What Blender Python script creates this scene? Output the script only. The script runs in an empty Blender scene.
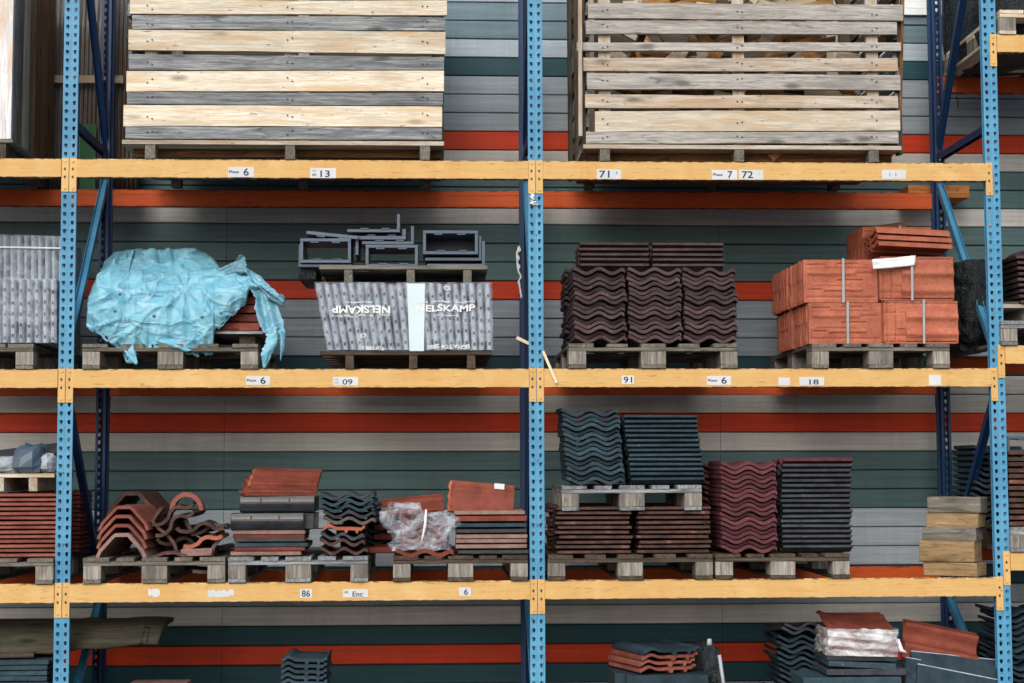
import bpy, math, random
from mathutils import Vector, Matrix, Euler, noise as mn
R = math.radians
rnd = random.Random(7)
sc = bpy.context.scene
col = sc.collection

# ------------------------------------------------------------------ camera
CAM = Vector((-0.583192, -9.525697, 1.818513))
YAW, PITCH, ROLL, FPX = 0.0463824, 0.0752025, -0.00364692, 1646.39
_f = Vector((math.sin(YAW)*math.cos(PITCH), math.cos(YAW)*math.cos(PITCH), math.sin(PITCH)))
_r = _f.cross(Vector((0, 0, 1))).normalized()
_u = _r.cross(_f)
CR = _r*math.cos(ROLL) + _u*math.sin(ROLL)
CU = -_r*math.sin(ROLL) + _u*math.cos(ROLL)
cd = bpy.data.cameras.new('camera'); cam = bpy.data.objects.new('camera', cd); col.objects.link(cam)
M = Matrix((CR, CU, -_f)).transposed().to_4x4(); M.translation = CAM
cam.matrix_world = M
cd.sensor_width = 36; cd.lens = FPX/1024*36; cd.clip_end = 2000
sc.camera = cam

def g(px, py, Y=0.0):
    """survey: the point of the vertical plane at depth Y behind the rack face that was measured at a photo position"""
    d = CR*((px-512)/FPX) + CU*((341.5-py)/FPX) + _f
    return CAM + d*((Y-CAM.y)/d.y)
def gx(px, py, Y=0.0): return g(px, py, Y).x
def gz(px, py, Y=0.0): return g(px, py, Y).z
L1, L2, L3, L4 = 3.5963, 2.3782, 1.1600, 0.25      # beam tops, main bays
PI = math.pi

# ------------------------------------------------------------------ mesh builder
class MB:
    def __init__(s): s.v = []; s.f = []; s.m = []; s.sm = []
    def add(s, vs, fs, mi=0, smooth=False):
        o = len(s.v); s.v += [tuple(p) for p in vs]
        for f in fs: s.f.append([o+i for i in f]); s.m.append(mi); s.sm.append(smooth)
        return s
    def box(s, x0, x1, y0, y1, z0, z1, mi=0, j=0, rot=None, piv=None):
        vs = [Vector((x, y, z)) for z in (z0, z1) for y in (y0, y1) for x in (x0, x1)]
        if j: vs = [p+Vector((rnd.uniform(-j, j), rnd.uniform(-j, j), rnd.uniform(-j, j))) for p in vs]
        if rot is not None:
            c = Vector(piv) if piv is not None else Vector(((x0+x1)/2, (y0+y1)/2, (z0+z1)/2))
            rm = Euler(rot).to_matrix(); vs = [c+rm@(p-c) for p in vs]
        return s.add(vs, [(0,2,3,1),(4,5,7,6),(0,1,5,4),(1,3,7,5),(3,2,6,7),(2,0,4,6)], mi)
    def bar(s, a, b, w, h, mi=0, up=(1, 0, 0)):
        a = Vector(a); b = Vector(b); d = (b-a).normalized(); u = Vector(up); u = (u-d*u.dot(d)).normalized(); v = d.cross(u)
        vs = [p+u*(i*w/2)+v*(k*h/2) for p in (a, b) for i, k in ((-1,-1),(1,-1),(1,1),(-1,1))]
        return s.add(vs, [(3,2,1,0),(4,5,6,7),(0,1,5,4),(1,2,6,5),(2,3,7,6),(3,0,4,7)], mi)
    def tube(s, pts, r, n=8, mi=0):
        pts = [Vector(p) for p in pts]; rings = []
        for i, p in enumerate(pts):
            d = (pts[min(i+1, len(pts)-1)]-pts[max(i-1, 0)]).normalized()
            a = d.cross(Vector((0.31, 0.2, 0.93))).normalized(); b = d.cross(a)
            rr = r[i] if isinstance(r, (list, tuple)) else r
            rings.append([p+a*rr*math.cos(2*PI*k/n)+b*rr*math.sin(2*PI*k/n) for k in range(n)])
        vs = [q for ring in rings for q in ring]; fs = []
        for i in range(len(pts)-1):
            for k in range(n): fs.append((i*n+k, i*n+(k+1) % n, (i+1)*n+(k+1) % n, (i+1)*n+k))
        fs.append(tuple(range(n))[::-1]); fs.append(tuple((len(pts)-1)*n+k for k in range(n)))
        return s.add(vs, fs, mi, True)
    def grid(s, fn, nu, nv, mi=0, keep=None, smooth=True):
        vs = [fn(i/nu, k/nv) for k in range(nv+1) for i in range(nu+1)]; fs = []
        for k in range(nv):
            for i in range(nu):
                if keep is None or keep((i+.5)/nu, (k+.5)/nv):
                    a = k*(nu+1)+i; fs.append((a, a+1, a+nu+2, a+nu+1))
        return s.add(vs, fs, mi, smooth)
    def profile(s, prof, y0, y1, mi=0, smooth=False, xf=None):
        """closed x-z outline pulled along y"""
        n = len(prof)
        vs = [Vector((x, y, z)) for y in (y0, y1) for x, z in prof]
        if xf is not None: vs = [xf@p for p in vs]
        fs = [(i, (i+1) % n, n+(i+1) % n, n+i) for i in range(n)]
        s.add(vs, fs, mi, smooth)
        return s
    def mesh(s, name, mats):
        me = bpy.data.meshes.new(name); me.from_pydata(s.v, [], s.f)
        for m in (mats if isinstance(mats, (list, tuple)) else [mats]): me.materials.append(m)
        me.polygons.foreach_set('material_index', s.m); me.polygons.foreach_set('use_smooth', s.sm)
        me.update(); return me
    def build(s, name, mats, parent=None, loc=(0, 0, 0), rot=(0, 0, 0), bevel=0):
        o = bpy.data.objects.new(name, s.mesh(name, mats)); col.objects.link(o)
        o.location = loc; o.rotation_euler = rot
        if parent is not None: o.parent = parent
        if bevel:
            b = o.modifiers.new('bevel', 'BEVEL'); b.width = bevel; b.segments = 2; b.limit_method = 'ANGLE'
        return o
def tag(o, label, cat, group=None):
    o['label'] = label; o['category'] = cat
    if group: o['group'] = group
    o['kind'] = 'thing'
    return o
def thing(name, label, cat, loc=(0, 0, 0), rot=(0, 0, 0), group=None):
    o = bpy.data.objects.new(name, None); col.objects.link(o); o.location = loc; o.rotation_euler = rot
    o.empty_display_size = .1
    return tag(o, label, cat, group)
def dup(o, loc=None, rot=None, label=None, group=None, parent=None):
    c = o.copy(); col.objects.link(c)
    if parent is not None: c.parent = parent
    if loc is not None: c.location = loc
    if rot is not None: c.rotation_euler = rot
    if label: c['label'] = label
    if group: c['group'] = group
    for ch in list(o.children): dup(ch, parent=c)
    return c

# ------------------------------------------------------------------ materials
def lin(c): return tuple(((x/255+.055)/1.055)**2.4 if x > 10 else x/255/12.92 for x in c)+(1,)
class NT:
    def __init__(s, name):
        s.m = bpy.data.materials.new(name); s.m.use_nodes = True; s.t = s.m.node_tree; s.n = s.t.nodes; s.n.clear()
        s.out = s.n.new('ShaderNodeOutputMaterial'); s.b = s.n.new('ShaderNodeBsdfPrincipled')
        s.t.links.new(s.b.outputs[0], s.out.inputs[0])
    def l(s, a, b): s.t.links.new(a, b)
    def coord(s, scale=(1, 1, 1), rand=True):
        tc = s.n.new('ShaderNodeTexCoord'); v = tc.outputs['Object']
        if rand:
            oi = s.n.new('ShaderNodeObjectInfo'); mu = s.n.new('ShaderNodeMath'); mu.operation = 'MULTIPLY'; mu.inputs[1].default_value = 57.3
            s.l(oi.outputs['Random'], mu.inputs[0]); ad = s.n.new('ShaderNodeVectorMath'); ad.operation = 'ADD'
            s.l(v, ad.inputs[0]); s.l(mu.outputs[0], ad.inputs[1]); v = ad.outputs[0]
        mp = s.n.new('ShaderNodeMapping'); mp.inputs['Scale'].default_value = scale; s.l(v, mp.inputs[0]); return mp.outputs[0]
    def noise(s, vec, scale, detail=4, rough=.55, dist=0):
        n = s.n.new('ShaderNodeTexNoise'); n.inputs['Scale'].default_value = scale; n.inputs['Detail'].default_value = detail
        n.inputs['Roughness'].default_value = rough; n.inputs['Distortion'].default_value = dist; s.l(vec, n.inputs['Vector']); return n.outputs[0]
    def ramp(s, fac, stops):
        r = s.n.new('ShaderNodeValToRGB'); e = r.color_ramp.elements
        while len(e) < len(stops): e.new(.5)
        for el, (p, c) in zip(e, stops):
            el.position = p; el.color = c if isinstance(c, tuple) else (c, c, c, 1)
        s.l(fac, r.inputs[0]); return r.outputs[0]
    def mix(s, fac, a, b, mode='MIX'):
        m = s.n.new('ShaderNodeMix'); m.data_type = 'RGBA'; m.blend_type = mode
        for i, x in ((0, fac), (6, a), (7, b)):
            if isinstance(x, (int, float)): m.inputs[i].default_value = x
            elif isinstance(x, tuple): m.inputs[i].default_value = x
            else: s.l(x, m.inputs[i])
        return m.outputs[2]
    def vary(s, c, amt, hue=0):
        oi = s.n.new('ShaderNodeObjectInfo'); mr = s.n.new('ShaderNodeMapRange'); mr.inputs[3].default_value = 1-amt; mr.inputs[4].default_value = 1+amt
        s.l(oi.outputs['Random'], mr.inputs[0]); h = s.n.new('ShaderNodeHueSaturation'); s.l(mr.outputs[0], h.inputs['Value']); s.l(c, h.inputs['Color'])
        return h.outputs[0]
    def bump(s, h, st, dist=.004):
        b = s.n.new('ShaderNodeBump'); b.inputs['Strength'].default_value = st; b.inputs['Distance'].default_value = dist
        s.l(h, b.inputs['Height']); s.l(b.outputs[0], s.b.inputs['Normal'])
    def fin(s, c, rough=.7, metal=0, spec=.4):
        if isinstance(c, tuple): s.b.inputs['Base Color'].default_value = c
        else: s.l(c, s.b.inputs['Base Color'])
        if isinstance(rough, (int, float)): s.b.inputs['Roughness'].default_value = rough
        else: s.l(rough, s.b.inputs['Roughness'])
        s.b.inputs['Metallic'].default_value = metal; s.b.inputs['Specular IOR Level'].default_value = spec
        return s.m

def wood(name, a, b, c, axis='X', var=.15, stain=.35, knots=True, bump=.5):
    """weathered sawn timber: grain pulled along the board, grey patches, dark end stains, knots"""
    t = NT(name); k = {'X': (1, 22, 22), 'Y': (22, 1, 22), 'Z': (22, 22, 1)}[axis]
    v = t.coord(k); grain = t.noise(v, 3.2, 7, .65, .4); fine = t.noise(v, 11, 5, .7)
    base = t.ramp(grain, [(.28, a), (.5, b), (.72, c)])
    base = t.mix(t.ramp(fine, [(.42, 0.0), (.75, .6)]), base, tuple(x*.35 for x in a[:3])+(1,))
    v2 = t.coord({'X': (.8, 3, 3), 'Y': (3, .8, 3), 'Z': (3, 3, .8)}[axis])
    patch = t.noise(v2, 2.6, 5, .6, .6)
    base = t.mix(t.ramp(patch, [(.5, 0.0), (.68, stain)]), base, tuple(x*.28 for x in b[:3])+(1,))
    if knots:
        vk = t.coord({'X': (2.2, 7, 7), 'Y': (7, 2.2, 7), 'Z': (7, 7, 2.2)}[axis])
        vo = t.n.new('ShaderNodeTexVoronoi'); vo.inputs['Scale'].default_value = 1.0; t.l(vk, vo.inputs['Vector'])
        base = t.mix(t.ramp(vo.outputs['Distance'], [(.06, .8), (.16, 0.0)]), base, tuple(x*.22 for x in b[:3])+(1,))
    if b[0] > .5:
        v4 = t.coord({'X': (.9, 9, 9), 'Y': (9, .9, 9), 'Z': (9, 9, .9)}[axis]); n4 = t.noise(v4, 2.2, 5, .6, .8)
        v6 = t.coord({'X': (.5, 6, 6), 'Y': (6, .5, 6), 'Z': (6, 6, .5)}[axis]); n6 = t.noise(v6, 2.6, 7, .72, 1.0)
        base = t.mix(t.ramp(n6, [(.5, 0.0), (.7, .6)]), base, (b[0]*.45, b[1]*.46, b[2]*.48, 1))
        sp_ = t.noise(t.coord({'X': (5, 14, 14), 'Y': (14, 5, 14), 'Z': (14, 14, 5)}[axis]), 4, 3, .5)
        base = t.mix(t.ramp(sp_, [(.68, 0.0), (.72, .75)]), base, (b[0]*.2, b[1]*.16, b[2]*.14, 1))
        base = t.mix(t.ramp(n4, [(.47, 0.0), (.66, .75)]), base, (b[0]*.74, b[1]*.56, b[2]*.38, 1))
    else:
        v4 = t.coord({'X': (3, 18, 18), 'Y': (18, 3, 18), 'Z': (18, 18, 3)}[axis]); n4 = t.noise(v4, 2.2, 6, .7, 1.2)
        base = t.mix(t.ramp(n4, [(.56, 0.0), (.66, .7)]), base, tuple(x*.22 for x in b[:3])+(1,))
    t.bump(grain, bump, .003)
    return t.fin(t.vary(base, var), .85, 0, .2)
def clay(name, a, b, c=None, rough=.75, var=.12, spec=.35, dirt=.35, sc_=9, speck=None):
    t = NT(name); v = t.coord(); n = t.noise(v, sc_, 7, .65); n2 = t.noise(v, 55, 4, .6); n3 = t.noise(v, 3.0, 4, .6, .5)
    base = t.ramp(n, [(.32, a), (.6, b)] + ([(.75, c)] if c else []))
    base = t.mix(t.ramp(n3, [(.48, 0.0), (.72, dirt)]), base, tuple(x*.3 for x in a[:3])+(1,))
    base = t.mix(t.ramp(n2, [(.45, 0.0), (.75, .35)]), base, tuple(x*.45 for x in a[:3])+(1,))
    if speck: base = t.mix(t.ramp(n2, [(.64, 0.0), (.7, .7)]), base, speck)
    t.bump(n2, .35, .003)
    return t.fin(t.vary(base, var), rough, 0, spec)
def paint(name, a, b, rust=(.09, .035, .015, 1), rough=.5, wear=.66, var=.04, spec=.4):
    t = NT(name); v = t.coord(); n = t.noise(v, 2.5, 5, .6); n2 = t.noise(v, 22, 6, .7); sv = t.coord((14, 14, 1.5)); n4 = t.noise(sv, 3, 5, .6)
    base = t.ramp(n, [(.3, a), (.7, b)])
    base = t.mix(t.ramp(n4, [(.5, 0.0), (.8, .45)]), base, tuple(x*.55 for x in a[:3])+(1,))
    base = t.mix(t.ramp(n2, [(wear, 0.0), (wear+.04, .85)]), base, rust)
    t.bump(n2, .15, .002)
    return t.fin(t.vary(base, var), rough, 0, spec)
def beam_paint(name, a, b, edge_dark=True):
    """faded beam paint: fine drawn lines along the beam, rust runs, chipped upper and lower arrises"""
    t = NT(name); v = t.coord((1, 18, 26)); lines = t.noise(v, 3, 5, .6)
    v2 = t.coord((2.2, 2.2, 1.2)); blot = t.noise(v2, 2.3, 6, .65, .5)
    base = t.mix(t.ramp(lines, [(.3, .25), (.75, .85)]), a, b)
    base = t.mix(t.ramp(blot, [(.5, 0.0), (.72, .3)]), base, (a[0]*.95, a[1]*.62, a[2]*.35, 1))
    pale = t.noise(t.coord((3, 3, 3)), 1.7, 4, .6)
    base = t.mix(t.ramp(pale, [(.52, 0.0), (.7, .4)]), base, (min(1, b[0]*1.12), min(1, b[1]*1.2), b[2]*1.45, 1))
    tc = t.n.new('ShaderNodeTexCoord'); sx = t.n.new('ShaderNodeSeparateXYZ'); t.l(tc.outputs['Object'], sx.inputs[0])
    chip = t.noise(t.coord((9, 9, 30)), 2.2, 6, .7)
    for lo, hi, thr in ((-.010, -.001, .52), (-.1075, -.103, .5)):
        mr = t.n.new('ShaderNodeMapRange'); mr.inputs[1].default_value = lo if thr == .52 else hi; mr.inputs[2].default_value = hi if thr == .52 else lo
        t.l(sx.outputs['Z'], mr.inputs[0]); mu = t.n.new('ShaderNodeMath'); mu.operation = 'MULTIPLY'
        t.l(mr.outputs[0], mu.inputs[0]); t.l(t.ramp(chip, [(thr-.06, 0.0), (thr+.02, 1.0)]), mu.inputs[1])
        base = t.mix(mu.outputs[0], base, (.045, .016, .02, 1))
    sm = t.noise(t.coord((5, 5, 9)), 3.5, 6, .7)
    base = t.mix(t.ramp(sm, [(.66, 0.0), (.7, .7)]), base, (a[0]*.4, a[1]*.22, a[2]*.15, 1))
    scr = t.noise(t.coord((2.5, 6, 34)), 3.0, 6, .75, .6)
    base = t.mix(t.ramp(scr, [(.59, 0.0), (.64, .6)]), base, (a[0]*.42, a[1]*.3, a[2]*.25, 1))
    wh = t.noise(t.coord((4, 6, 40)), 2.2, 5, .7, .3)
    base = t.mix(t.ramp(wh, [(.62, 0.0), (.7, .5)]), base, (min(1, b[0]*1.15), min(1, b[1]*1.25), min(1, b[2]*1.8), 1))
    t.bump(lines, .1, .002)
    return t.fin(base, .6, 0, .3)
def plain(name, c, rough=.6, metal=0, spec=.4, var=.05, n=.12):
    t = NT(name); v = t.coord(); k = t.noise(v, 8, 5, .6)
    base = t.ramp(k, [(.3, tuple(x*(1-n) for x in c[:3])+(1,)), (.7, tuple(min(1, x*(1+n)) for x in c[:3])+(1,))])
    return t.fin(t.vary(base, var), rough, metal, spec)
def cladding(name, c, d=.25):
    t = NT(name); v = t.coord((.35, 1, 9), False); n = t.noise(v, 5, 6, .65); v2 = t.coord((2, 2, .5), False); n2 = t.noise(v2, 2.2, 5, .6)
    fl = t.noise(t.coord((1, 1, 1), False), 30, 4, .6)
    base = t.ramp(n, [(.3, tuple(x*(1-d) for x in c[:3])+(1,)), (.7, tuple(x*(1+d*.6) for x in c[:3])+(1,))])
    base = t.mix(t.ramp(n2, [(.45, 0.0), (.75, .38)]), base, tuple(x*.55 for x in c[:3])+(1,))
    dr = t.noise(t.coord((7, 1, .35), False), 3, 6, .7); base = t.mix(t.ramp(dr, [(.52, 0.0), (.72, .22)]), base, tuple(x*.5+.01 for x in c[:3])+(1,))
    sp = t.noise(t.coord((1, 1, 5), False), 4.5, 6, .75, 1.0); base = t.mix(t.ramp(sp, [(.62, 0.0), (.7, .3)]), base, tuple(min(1, x*1.25+.05) for x in c[:3])+(1,))
    base = t.mix(t.ramp(fl, [(.68, 0.0), (.72, .35)]), base, tuple(min(1, x*1.6+.03) for x in c[:3])+(1,))
    t.bump(n, .15, .003)
    return t.fin(base, .55, 0, .3)
def film(name, tint=(.72, .8, .9, 1), opac=(.25, .75), sc_=14, rough=.18):
    """clear packing film: partly see-through, glossy, whitened where it creases"""
    t = NT(name); v = t.coord((1, 1, 1)); n = t.noise(v, sc_, 6, .7, 1.2)
    t.bump(n, .6, .008); t.fin(tint, rough, 0, .7)
    tr = t.n.new('ShaderNodeBsdfTransparent'); mx = t.n.new('ShaderNodeMixShader')
    f = t.ramp(n, [(.38, opac[0]), (.68, opac[1])]); t.l(f, mx.inputs[0]); t.l(tr.outputs[0], mx.inputs[1]); t.l(t.b.outputs[0], mx.inputs[2])
    t.l(mx.outputs[0], t.out.inputs[0]); return t.m

PINE = (lin((192, 180, 160)), lin((222, 214, 196)), lin((234, 229, 216)))
PALE = (lin((134, 132, 128)), lin((180, 177, 172)), lin((206, 203, 198)))
GREY = (lin((78, 82, 86)), lin((134, 139, 143)), lin((184, 188, 190)))
BEIGE = (lin((150, 136, 120)), lin((188, 178, 164)), lin((212, 206, 196)))
OLD = (lin((72, 70, 66)), lin((112, 108, 100)), lin((146, 141, 131)))
DARKW = (lin((52, 46, 40)), lin((84, 74, 64)), lin((110, 98, 84)))
BROWN = (lin((74, 50, 32)), lin((120, 88, 60)), lin((150, 116, 84)))
MT = {}
for ax in 'XYZ':
    MT['pine'+ax] = wood('pine_wood_'+ax, *PINE, axis=ax, stain=.3)
    MT['grey'+ax] = wood('grey_wood_'+ax, *GREY, axis=ax, stain=.55)
    MT['pale'+ax] = wood('pale_grey_wood_'+ax, *PALE, axis=ax, stain=.5)
    MT['beige'+ax] = wood('beige_wood_'+ax, *BEIGE, axis=ax, stain=.4)
    MT['old'+ax] = wood('old_wood_'+ax, *OLD, axis=ax, stain=.5, var=.22)
    MT['dark'+ax] = wood('dark_wood_'+ax, *DARKW, axis=ax, stain=.5, var=.2)
    MT['brown'+ax] = wood('brown_wood_'+ax, *BROWN, axis=ax, stain=.4, var=.2)
MT['tanX'] = wood('tan_split_wood', lin((150, 104, 60)), lin((196, 150, 98)), lin((216, 178, 128)), 'X')
MT['white_boards'] = wood('white_painted_wood', lin((205, 205, 206)), lin((232, 232, 234)), lin((242, 242, 244)), 'Z', stain=.12)
MT['block'] = wood('chipboard_block', lin((92, 90, 86)), lin((144, 139, 131)), lin((186, 182, 175)), 'Z', var=.28, stain=.6, knots=False)
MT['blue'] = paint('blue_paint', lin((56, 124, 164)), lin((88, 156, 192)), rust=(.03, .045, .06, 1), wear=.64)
MT['shaded_blue'] = paint('shaded_blue_paint', lin((12, 44, 84)), lin((20, 60, 106)), rust=(.02, .03, .05, 1), wear=.67)  # blue paint with shade put into the colour, for rear uprights and darker braces
MT['yellow'] = beam_paint('yellow_beam_paint', lin((196, 154, 90)), lin((210, 176, 116)))
MT['plate'] = paint('yellow_plate_paint', lin((200, 158, 92)), lin((214, 176, 114)), rust=(.12, .05, .02, 1), wear=.64)
MT['orange'] = beam_paint('orange_beam_paint', lin((196, 78, 30)), lin((214, 98, 44)))
MT['hole'] = plain('slot_shadow_steel', (.02, .02, .025, 1), .6)
MT['steel'] = plain('bare_steel', (.4, .4, .4, 1), .4, .8)
MT['paper'] = plain('white_paper', lin((202, 206, 210)), .8, 0, .2, .04, .06)
MT['ink'] = plain('dark_ink', lin((36, 62, 84)), .7, 0, .2)
MT['inkfaint'] = plain('faded_ink', lin((150, 168, 182)), .7, 0, .2)
MT['printwhite'] = plain('white_print', lin((222, 226, 230)), .5, 0, .4, .02, .03)
MT['purple'] = clay('purple_brown_concrete', lin((52, 40, 42)), lin((84, 66, 68)), dirt=.3, spec=.3, var=.24, speck=lin((130, 116, 114)))
MT['wine'] = clay('wine_red_concrete', lin((73, 35, 42)), lin((98, 54, 59)), dirt=.3, spec=.3, var=.2, speck=lin((140, 104, 106)))
MT['slate'] = clay('slate_blue_concrete', lin((25, 44, 55)), lin((48, 70, 82)), dirt=.3, spec=.35, var=.22, speck=lin((104, 122, 130)))
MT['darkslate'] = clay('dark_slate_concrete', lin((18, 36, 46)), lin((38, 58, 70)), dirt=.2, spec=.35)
MT['charcoal'] = clay('charcoal_concrete', lin((34, 38, 44)), lin((63, 68, 77)), dirt=.25, spec=.4, var=.22, speck=lin((120, 122, 126)))
MT['blackglaze'] = clay('black_glazed_clay', lin((30, 34, 38)), lin((50, 54, 60)), rough=.3, spec=.5, dirt=.1)
MT['orange_clay'] = clay('orange_clay', lin((148, 78, 58)), lin((176, 104, 80)), dirt=.22, var=.12)
MT['red_clay'] = clay('red_clay', lin((109, 57, 48)), lin((144, 84, 72)), dirt=.45, var=.2)
MT['brick_clay'] = clay('brick_red_clay', lin((103, 46, 34)), lin((130, 66, 51)), dirt=.4, var=.18)
MT['brown_clay'] = clay('weathered_brown_clay', lin((46, 36, 34)), lin((93, 64, 55)), lin((160, 106, 88)), dirt=.6, sc_=14, var=.2)
MT['pink_clay'] = clay('pale_pink_clay', lin((115, 90, 84)), lin((144, 117, 108)), dirt=.3)
MT['grime_clay'] = clay('sooty_clay', lin((64, 60, 60)), lin((104, 92, 88)), dirt=.5)
MT['darkred'] = clay('dark_red_clay', lin((86, 36, 30)), lin((115, 52, 43)), dirt=.4)
MT['flashing'] = plain('dark_grey_plastic', lin((66, 84, 102)), .42, 0, .5, .12, .15)
MT['tarp'] = None
MT['film'] = film('clear_film', (.62, .74, .88, 1), (.04, .38), 9)
MT['film_white'] = film('whitened_film', (.84, .87, .91, 1), (.25, .85), 6, .22)
MT['bag'] = film('crinkled_bag_film', (.62, .70, .82, 1), (.05, .55), 8, .12)
MT['strap'] = plain('grey_strap', lin((150, 160, 164)), .45)
MT['black_plastic'] = plain('black_plastic_wrap', lin((24, 32, 38)), .5, 0, .5)
MT['graptile'] = clay('grey_tile_edge', lin((126, 136, 148)), lin((168, 178, 190)), dirt=.12, sc_=20)
def black_mat():
    t = NT('crinkled_black_plastic'); v = t.coord(); a = t.noise(v, 9, 4, .6, 1.5); b = t.noise(t.coord((2.4, 1, 1)), 16, 3, .6, 1.0)
    def rd(x):
        q = t.n.new('ShaderNodeMath'); q.operation = 'SUBTRACT'; q.inputs[1].default_value = .5; t.l(x, q.inputs[0]); w_ = t.n.new('ShaderNodeMath'); w_.operation = 'ABSOLUTE'; t.l(q.outputs[0], w_.inputs[0]); return w_.outputs[0]
    ad = t.n.new('ShaderNodeMath'); ad.operation = 'ADD'; t.l(rd(a), ad.inputs[0]); t.l(rd(b), ad.inputs[1])
    t.bump(ad.outputs[0], 1.0, .05); c = t.ramp(a, [(.35, lin((22, 29, 34))), (.65, lin((40, 48, 52)))])
    return t.fin(c, .5, 0, .45)
MT['black_plastic'] = black_mat()
def tarp_mat(nm='pale_blue_tarpaulin', k=1.0):
    t = NT(nm); v = t.coord(rand=False); n = t.noise(v, 5, 7, .66, 1.5); n2 = t.noise(v, 2.2, 4, .6, .5); n3 = t.noise(v, 34, 5, .7)
    def ridged(x):
        a = t.n.new('ShaderNodeMath'); a.operation = 'SUBTRACT'; a.inputs[1].default_value = .5; t.l(x, a.inputs[0])
        b = t.n.new('ShaderNodeMath'); b.operation = 'ABSOLUTE'; t.l(a.outputs[0], b.inputs[0]); return b.outputs[0]
    r1 = ridged(t.noise(t.coord((1, 1, 1.7), False), 4.2, 2, .45, .8)); r2 = ridged(t.noise(t.coord((1.6, 1, 1), False), 10, 2, .45, .6))
    base = t.ramp(n, [(.3, lin((78, 150, 180))), (.52, lin((108, 178, 202))), (.75, lin((146, 200, 216)))])
    base = t.mix(t.ramp(n2, [(.52, 0.0), (.68, .5)]), base, lin((74, 112, 132)))
    base = t.mix(t.ramp(r1, [(.0, .55), (.022, 0.0)]), base, lin((170, 206, 220)))
    base = t.mix(t.ramp(n3, [(.64, 0.0), (.68, .55)]), base, lin((60, 100, 124)))
    base = t.mix(.14, base, lin((120, 150, 164)))
    if k < 1: base = t.mix(1-k, base, lin((84, 116, 132)))
    ad = t.n.new('ShaderNodeMath'); ad.operation = 'ADD'
    t.l(t.ramp(r1, [(0.0, 1.0), (.07, .35), (.3, 0.0)]), ad.inputs[0]); t.l(t.ramp(r2, [(0.0, .25), (.06, .08), (.3, 0.0)]), ad.inputs[1])
    t.bump(ad.outputs[0], .55, .012); return t.fin(base, .42, 0, .45)
MT['tarp'] = tarp_mat(); MT['tarp_grey'] = tarp_mat('greyed_tarpaulin', .35)

# ------------------------------------------------------------------ world, light, ground
SUN_EL, SUN_AZ = R(36), R(18)        # high, behind the camera and a little to its left
w = bpy.data.worlds.new('World'); sc.world = w; w.use_nodes = True
nt = w.node_tree; bg = nt.nodes['Background']
sky = nt.nodes.new('ShaderNodeTexSky'); sky.sky_type = 'NISHITA'; sky.sun_disc = False
sky.sun_elevation = SUN_EL; sky.sun_rotation = PI+SUN_AZ; sky.dust_density = 4.0; sky.air_density = 1.0; sky.ozone_density = 1.0
hs = nt.nodes.new('ShaderNodeHueSaturation'); hs.inputs['Saturation'].default_value = .68
nt.links.new(sky.outputs[0], hs.inputs['Color']); nt.links.new(hs.outputs[0], bg.inputs['Color']); bg.inputs['Strength'].default_value = .15
sd = bpy.data.lights.new('sun', 'SUN'); so = bpy.data.objects.new('sun', sd); col.objects.link(so)
sd.energy = .85; sd.angle = R(50); sd.color = (1, .96, .9)
dirv = Vector((-math.sin(SUN_AZ)*math.cos(SUN_EL), -math.cos(SUN_AZ)*math.cos(SUN_EL), math.sin(SUN_EL)))
so.rotation_euler = dirv.to_track_quat('Z', 'Y').to_euler(); so.location = dirv*20
sc.view_settings.view_transform = 'Standard'; sc.view_settings.look = 'None'; sc.view_settings.exposure = 0.32; sc.view_settings.gamma = 1
sc.cycles.max_bounces = 8; sc.cycles.transparent_max_bounces = 16
try: sc.cycles.use_denoising = True
except Exception: pass

gm = NT('asphalt'); gv = gm.coord(rand=False); gn = gm.noise(gv, 60, 6, .7); gn2 = gm.noise(gv, .6, 4)
gc = gm.mix(gm.ramp(gn2, [(.4, 0.0), (.7, .5)]), gm.ramp(gn, [(.3, (.035, .035, .037, 1)), (.7, (.075, .075, .075, 1))]), (.04, .04, .042, 1))
gm.bump(gn, .5, .006); gm.fin(gc, .9)
gr = MB(); gr.grid(lambda u, v: (-300+600*u, -300+600*v, 0), 30, 30, smooth=False)
go = gr.build('ground', gm.m); go['kind'] = 'structure'; go['label'] = 'dark grey asphalt yard in front of the rack'

# ------------------------------------------------------------------ cladding wall
WY, PZ, PH = 1.45, 4.0662, .12687
cl = {'L': (.58, .58, .55, 1), 'G': (.30, .36, .41, 1), 'S': (.085, .158, .165, 1), 'T': (.012, .066, .084, 1), 'R': (.62, .045, .006, 1), 'M': (.13, .20, .245, 1), 'B': (.40, .49, .56, 1), 'P': (.44, .51, .57, 1)}
cm = {k: cladding('cladding_'+n, cl[k]) for k, n in zip('LGSTRMBP', ('light', 'grey', 'slate', 'teal', 'red', 'steel_blue', 'pale_blue', 'pale_grey'))}
keys = 'LGSTRMBP'
seq = {-7: 'M', -6: 'M', -5: 'B', -4: 'T', -3: 'G', -2: 'G', -1: 'G', 0: 'R', 1: 'L', 2: 'S', 3: 'S', 4: 'L', 5: 'S', 6: 'S', 7: 'S', 8: 'R', 9: 'G', 10: 'G', 11: 'G', 12: 'T', 13: 'L', 14: 'L', 15: 'R', 16: 'L', 17: 'S', 18: 'S', 19: 'S', 20: 'P', 21: 'P', 22: 'P', 23: 'T', 24: 'G', 25: 'L', 26: 'T', 27: 'R', 28: 'T', 29: 'G', 30: 'G', 31: 'G', 32: 'S'}
wb = MB()
joints = [-9.0, gx(225, 300, WY)-3.9, gx(225, 300, WY), gx(718, 300, WY), gx(718, 300, WY)+3.6, 9.0]
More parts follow.
